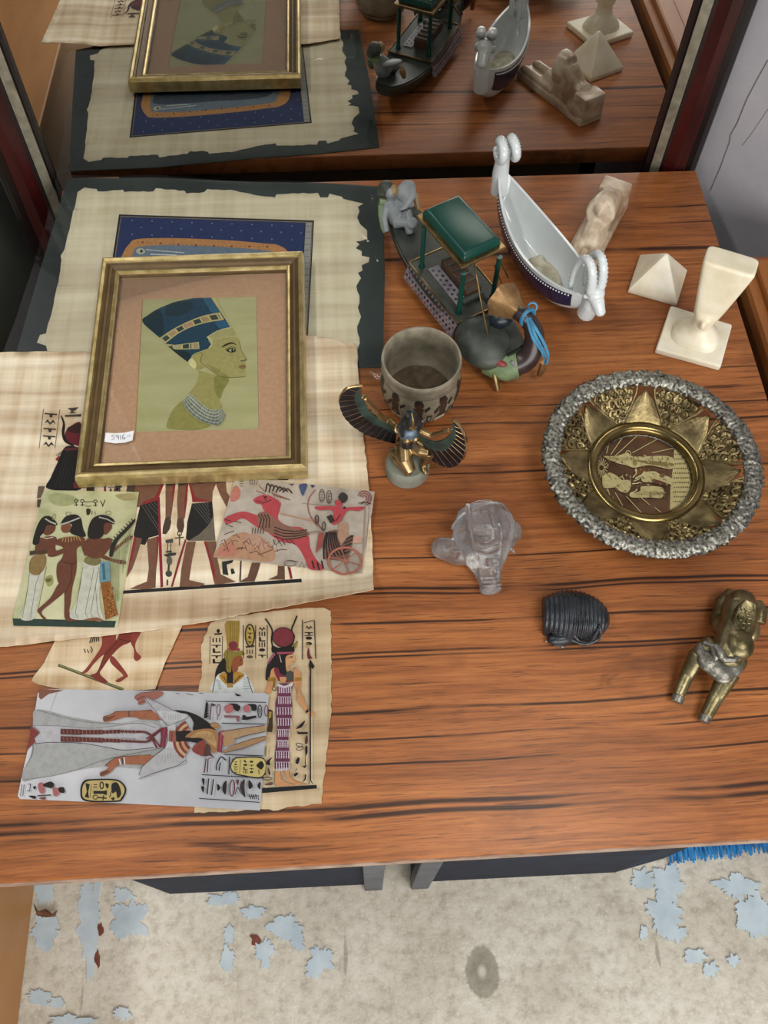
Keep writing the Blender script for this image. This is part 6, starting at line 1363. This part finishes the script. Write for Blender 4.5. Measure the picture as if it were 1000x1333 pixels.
for i in range(31):
    q = i/30; u = -abs(HL0)+.004+(abs(HL0)+HL1-.008)*q; w_ = max((wp_/2+.0105)*math.sin(math.pi*(q*.92+.04))**.55, .002); zt = .0305+.012*abs(2*q-1)**3
    rows2.append([Q(u, -w_, zt-.002), Q(u, w_, zt-.002), Q(u, w_, zt+.0006), Q(u, 0, zt+.002), Q(u, -w_, zt+.0006)])
mb = MB(); mb.loft(rows2); mb.build('deck', M['deck'], bq_, True, angle=50)
# platform with tiled skirts
pw, pL = wp_/2+.0095, Lp/2+.0125
b = MB(); b.loft([[Q(u*pL, v*pw, z) for u, v in ((-1, -1), (1, -1), (1, 1), (-1, 1))] for z in (.026, ZD)]); b.build('platform', M['deck'], bq_, False, bevel=.001)
for (u0, v0, u1, v1) in ((-1, -1, 1, -1), (1, -1, 1, 1), (1, 1, -1, 1), (-1, 1, -1, -1)):
    b = MB(); b.tube([Q(u0*pL, v0*pw, ZD), Q(u1*pL, v1*pw, ZD)], .0013, 6); b.build('platform_trim', M['brass_rim'], bq_, False)
for sd in (-1, 1):
    q4 = [Q(-pL, sd*pw, ZD-.002), Q(pL, sd*pw, ZD-.002), Q(pL*.98, sd*(pw+.0070), .016), Q(-pL*.98, sd*(pw+.0070), .016)]
    nn = (q4[1]-q4[0]).cross(q4[3]-q4[0]).normalized()
    if nn.dot(lt*sd) < 0: nn = -nn
    b = MB(); b.add(q4+[p-nn*.004 for p in q4], [(0, 1, 2, 3), (7, 6, 5, 4), (0, 4, 5, 1), (1, 5, 6, 2), (2, 6, 7, 3), (3, 7, 4, 0)]); sk = b.build('tiled_skirt', M['pale_tile'], bq_, False)
    b = MB()
    for r_ in range(4):
        for i in range(15):
            x = (i+.5+(r_ % 2)*.5)/15.5; y = (r_+.5)/4; c_ = q4[0].lerp(q4[1], x).lerp(q4[3].lerp(q4[2], x), y); u_ = (q4[1]-q4[0]).normalized(); v_ = nn.cross(u_)
            r0 = .0019 if r_ % 2 == 0 else .0014; b.add([c_+nn*.0004+u_*r0*math.cos(t)+v_*r0*math.sin(t) for t in [k*math.pi/4 for k in range(8)]], [tuple(range(8))], 0 if r_ % 2 == 0 else 1)
    o = b.build('tile_spots', [M['hull_dk'], M['red_paint']], sk, False); o['kind'] = 'stuff'
# patterned floor cloth and bench
b = MB(); b.loft([[Q(u*Lp*.40, -wp_*.42+v*wp_*.30, z) for u, v in ((-1, 0), (1, 0), (1, 1), (-1, 1))] for z in (ZD, ZD+.0012)]); fcl = b.build('floor_cloth', M['pale_tile'], bq_, False)
b = MB()
for i in range(7):
    for k in range(2):
        c_ = Q(-Lp*.36+Lp*.72*(i+.25+.5*k)/7, -wp_*.34+k*wp_*.12, ZD+.0015); b.add([c_+Vector((.0018*math.cos(t), .0018*math.sin(t), 0)) for t in [q*math.pi/4 for q in range(8)]], [tuple(range(8))])
o = b.build('cloth_spots', M['hull_dk'], fcl, False); o['kind'] = 'stuff'
b = MB(); b.loft([[Q(u*Lp*.36, -wp_*.10+v*wp_*.42, z) for u, v in ((-1, 0), (1, 0), (1, 1), (-1, 1))] for z in (ZD, ZD+.012)]); b.build('bench', M['brown_seat'], bq_, False, bevel=.0015)
for i in range(6):
    b = MB(); u = -Lp*.33+Lp*.66*i/5; b.tube([Q(u, -wp_*.08, ZD+.0125), Q(u, wp_*.30, ZD+.0125)], .0014, 6); b.build('bench_slat', M['deck'], bq_, False)
b = MB(); b.tube([Q(Lp*.40, -wp_*.30, ZD+.004), Q(Lp*.40, wp_*.30, ZD+.004)], .004, 10); b.build('rolled_mat', M['deck'], bq_, True)
# posts
ZR = .098
for (u, v) in ((-1, -1), (1, -1), (1, 1), (-1, 1)):
    b = MB(); c_ = Q(u*Lp/2, v*wp_/2, 0); b.lathe([(.0036, ZD), (.0036, ZD+.002), (.0026, ZD+.004), (.0029, ZD+.03), (.0026, ZR-.003), (.0034, ZR)], 14, M4=Matrix.Translation(c_)); b.build('post', M['green'], bq_, True)
# roof
rq_ = [W(546, 285, ZR+.003), W(601, 354, ZR+.003), W(660, 319, ZR+.003), W(594, 252, ZR+.003)]
rc = centroid(rq_); ru = ((rq_[1]-rq_[0])+(rq_[2]-rq_[3])).normalized(); rv = Vector((-ru.y, ru.x, 0)); ra = ((rq_[1]-rq_[0]).length+(rq_[2]-rq_[3]).length)/4; rb_ = ((rq_[2]-rq_[1]).length+(rq_[3]-rq_[0]).length)/4*.96
def RQ(u, v, z): return rc+ru*u+rv*v+UPV*(z-rc.z)
b = MB(); b.loft([[RQ(u*ra*k, v*rb_*k, z) for u, v in ((-1, -1), (1, -1), (1, 1), (-1, 1))] for z, k in ((ZR, .97), (ZR+.003, 1), (ZR+.0045, .98))]); b.build('roof_cornice', M['brass_rim'], bq_, False, bevel=.0006)
b = MB(); rings = []
for z, k in ((ZR+.0045, .0), (ZR+.009, .0), (ZR+.0125, .0012), (ZR+.0148, .0035), (ZR+.0158, .007)):
    rings.append([RQ(u*(ra-.0045-k), v*(rb_-.0045-k), z) for u, v in ((-1, -1), (1, -1), (1, 1), (-1, 1))])
b.loft(rings); b.build('roof_top', M['green'], bq_, True, bevel=.0018, bseg=3, angle=50)
# raised foredeck, curved prow with lotus finial, ribbon
b = MB(); c_ = W(630, 446, .032); b.ell(c_, (.036, .030, .019), rot=Matrix.Rotation(math.atan2(el.y, el.x), 4, 'Z'), nu=24, nv=14); b.build('foredeck', M['deck'], bq_, True, angle=180)
pp = [W(632, 462, .022), W(660, 474, .022), W(684, 468, .030), W(695, 448, .046), W(694, 428, .062), W(684, 414, .074), W(672, 406, .078)]
b = MB(); b.tube(spline(pp, 6), [.017-.010*min(1, (k/36)**.8) for k in range(37)], 16); b.build('prow', M['mauve'], bq_, True, angle=180)
b = MB(); dd = (pp[1]-pp[0]).normalized()
b.tube([W(640, 466, .022), W(650, 472, .022), W(662, 476, .0225), W(674, 474, .025)], [.0190, .0188, .0172, .0158], 18); b.build('lotus_band', M['green_paint'], bq_, True)
b = MB(); b.ell(W(652, 473, .036), (.007, .004, .003), rot=Matrix.Rotation(R(-25), 4, 'Z')); b.build('red_petal', M['red_paint'], bq_, True)
b = MB(); b.tube([W(666, 470, .040), W(672, 480, .032), W(674, 488, .022)], .0018, 8); b.build('white_stripe', M['pale_tile'], bq_, True)
fa, fb = W(684, 413, .076), W(653, 390, .070); dv = (fb-fa).normalized(); b = MB()
nx = dv.orthogonal().normalized(); ny = dv.cross(nx); LB = (fb-fa).length
b.loft([[fa+dv*LB*q+(nx*math.cos(t)+ny*math.sin(t))*r_*(1+(.06*math.cos(6*t) if q > .5 else 0)) for t in [2*math.pi*i/36 for i in range(36)]] for q, r_ in ((0, .0062), (.25, .0085), (.5, .0125), (.75, .0175), (1, .0200), (1.0, .0180), (.8, .0130))]); b.build('lotus_finial', M['gold_leaf'], bq_, True, angle=60)
b = MB(); q0 = W(652, 415, .056); b.ell(q0, (.013, .010, .010)); b.build('finial_calyx', plain('blue_black_enamel', '#10161c', '#243440', 60, .35), bq_, True)
b = MB(); c_ = W(687, 413, .076); b.tube([c_+(nx*math.cos(t)+ny*math.sin(t))*.0088 for t in [2*math.pi*i/16 for i in range(16)]], .0022, 6, closed=True); b.build('ribbon_tie', M['blue_ribbon'], bq_, True)
b = MB(); c_ = W(693, 400, .082); b.tube([c_+Vector((1, 0, 0))*.0048*math.cos(t)+Vector((0, .55, .83))*.0048*math.sin(t) for t in [2*math.pi*i/14 for i in range(14)]], .0012, 6, closed=True); b.build('ribbon_loop', M['blue_ribbon'], bq_, True)
for pts in (((688, 412, .080), (698, 428, .076), (708, 446, .062), (714, 462, .046), (712, 474, .034)), ((690, 414, .080), (696, 434, .072), (704, 450, .058), (711, 464, .044)), ((686, 414, .080), (694, 440, .068), (706, 458, .052), (710, 472, .034))):
    b = MB(); b.tube(spline([W(*p) for p in pts], 5), .0017, 6, flat=.5); b.build('ribbon_tail', M['blue_ribbon'], bq_, True)
b = MB(); b.tube([W(708, 472, .034), W(706, 480, .024), W(702, 488, .012)], [.0035, .0045, .0030], 8); b.build('prow_peg', M['gold_leaf'], bq_, True)
# steering oar and rails
b = MB(); b.tube([W(617, 338, .090), W(625, 385, .074), W(633, 425, .056), W(641, 468, .034)], .0011, 8); b.tube([W(641, 468, .034), W(645, 488, .022), W(649, 508, .006)], [.0012, .0030, .0022], 8, flat=.4); b.build('steering_oar', M['brass_rim'], bq_, True)
b = MB(); b.tube([W(644, 345, .075), W(656, 375, .055), W(664, 392, .044)], .0010, 6); b.build('stay_rod', M['brass_rim'], bq_, True)
b = MB(); b.tube([W(652, 340, .075), W(662, 362, .058)], .0010, 6); b.build('stay_rod', M['brass_rim'], bq_, True)
b = MB(); b.tube([W(628, 385, .052), W(640, 400, .050), W(646, 412, .046)], .0022, 8); b.ell(W(636, 392, .056), .004); b.build('oar_bracket', M['hull_dk'], bq_, True)
# seated figure at the stern
b = MB(); b.tube([W(517, 288, .040), W(512, 275, .052), W(507, 262, .066)], [.0085, .0090, .0072], 12); b.ell(W(508, 250, .078), (.0068, .0072, .0078)); b.tube([W(507, 262, .066), W(508, 254, .074)], .004, 8)
b.tube([W(504, 264, .064), W(500, 285, .052), W(503, 302, .042)], [.0045, .004, .0035], 10); b.tube([W(512, 262, .066), W(526, 268, .058), W(538, 266, .056)], [.0045, .0038, .0032], 10)
b.tube([W(518, 287, .041), W(532, 278, .054), W(536, 296, .040)], [.0068, .0058, .0048], 10); b.tube([W(514, 290, .041), W(530, 290, .046), W(534, 304, .036)], [.0068, .0058, .0048], 10); b.build('seated_figure', M['pale_stone'], bq_, True, remesh=.0009, sm_iter=3)
b = MB(); b.ell(W(503, 245, .080), (.0092, .0085, .0092)); b.tube([W(499, 245, .078), W(497, 256, .072)], [.007, .006], 10); b.build('hair', M['deck'], bq_, True, remesh=.001, sm_iter=2)
b = MB(); b.ell(W(512, 248, .080), (.0058, .0060, .0068)); b.build('face', M['tan_skin'], bq_, True)
b = MB(); b.tube([W(494, 262, .066), W(503, 263, .064), W(512, 257, .066)], [.004, .0048, .004], 10); b.tube([W(496, 266, .062), W(496, 280, .054), W(499, 296, .044), W(502, 302, .040)], [.0036, .0032, .003, .003], 8); b.build('collar_and_sleeve', M['green_paint'], bq_, True)
b = MB(); b.ell((0, 0, 0), (.0125, .0185, .0045), M4=Matrix.Translation(W(527, 254, .064)) @ Matrix.Rotation(R(-28), 4, 'Z') @ Matrix.Rotation(R(28), 4, 'X'), nu=24, nv=12); b.build('oval_shield', M['pale_stone'], bq_, True)
b = MB(); b.tube([W(541, 252, .060), W(543, 262, .052), W(545, 272, .044)], [.0036, .0042, .003], 8); b.build('vessel', M['tan_skin'], bq_, True)
b = MB(); b.ell(W(535, 290, .046), (.008, .0085, .006)); b.build('lap_drum', M['pale_stone'], bq_, True)
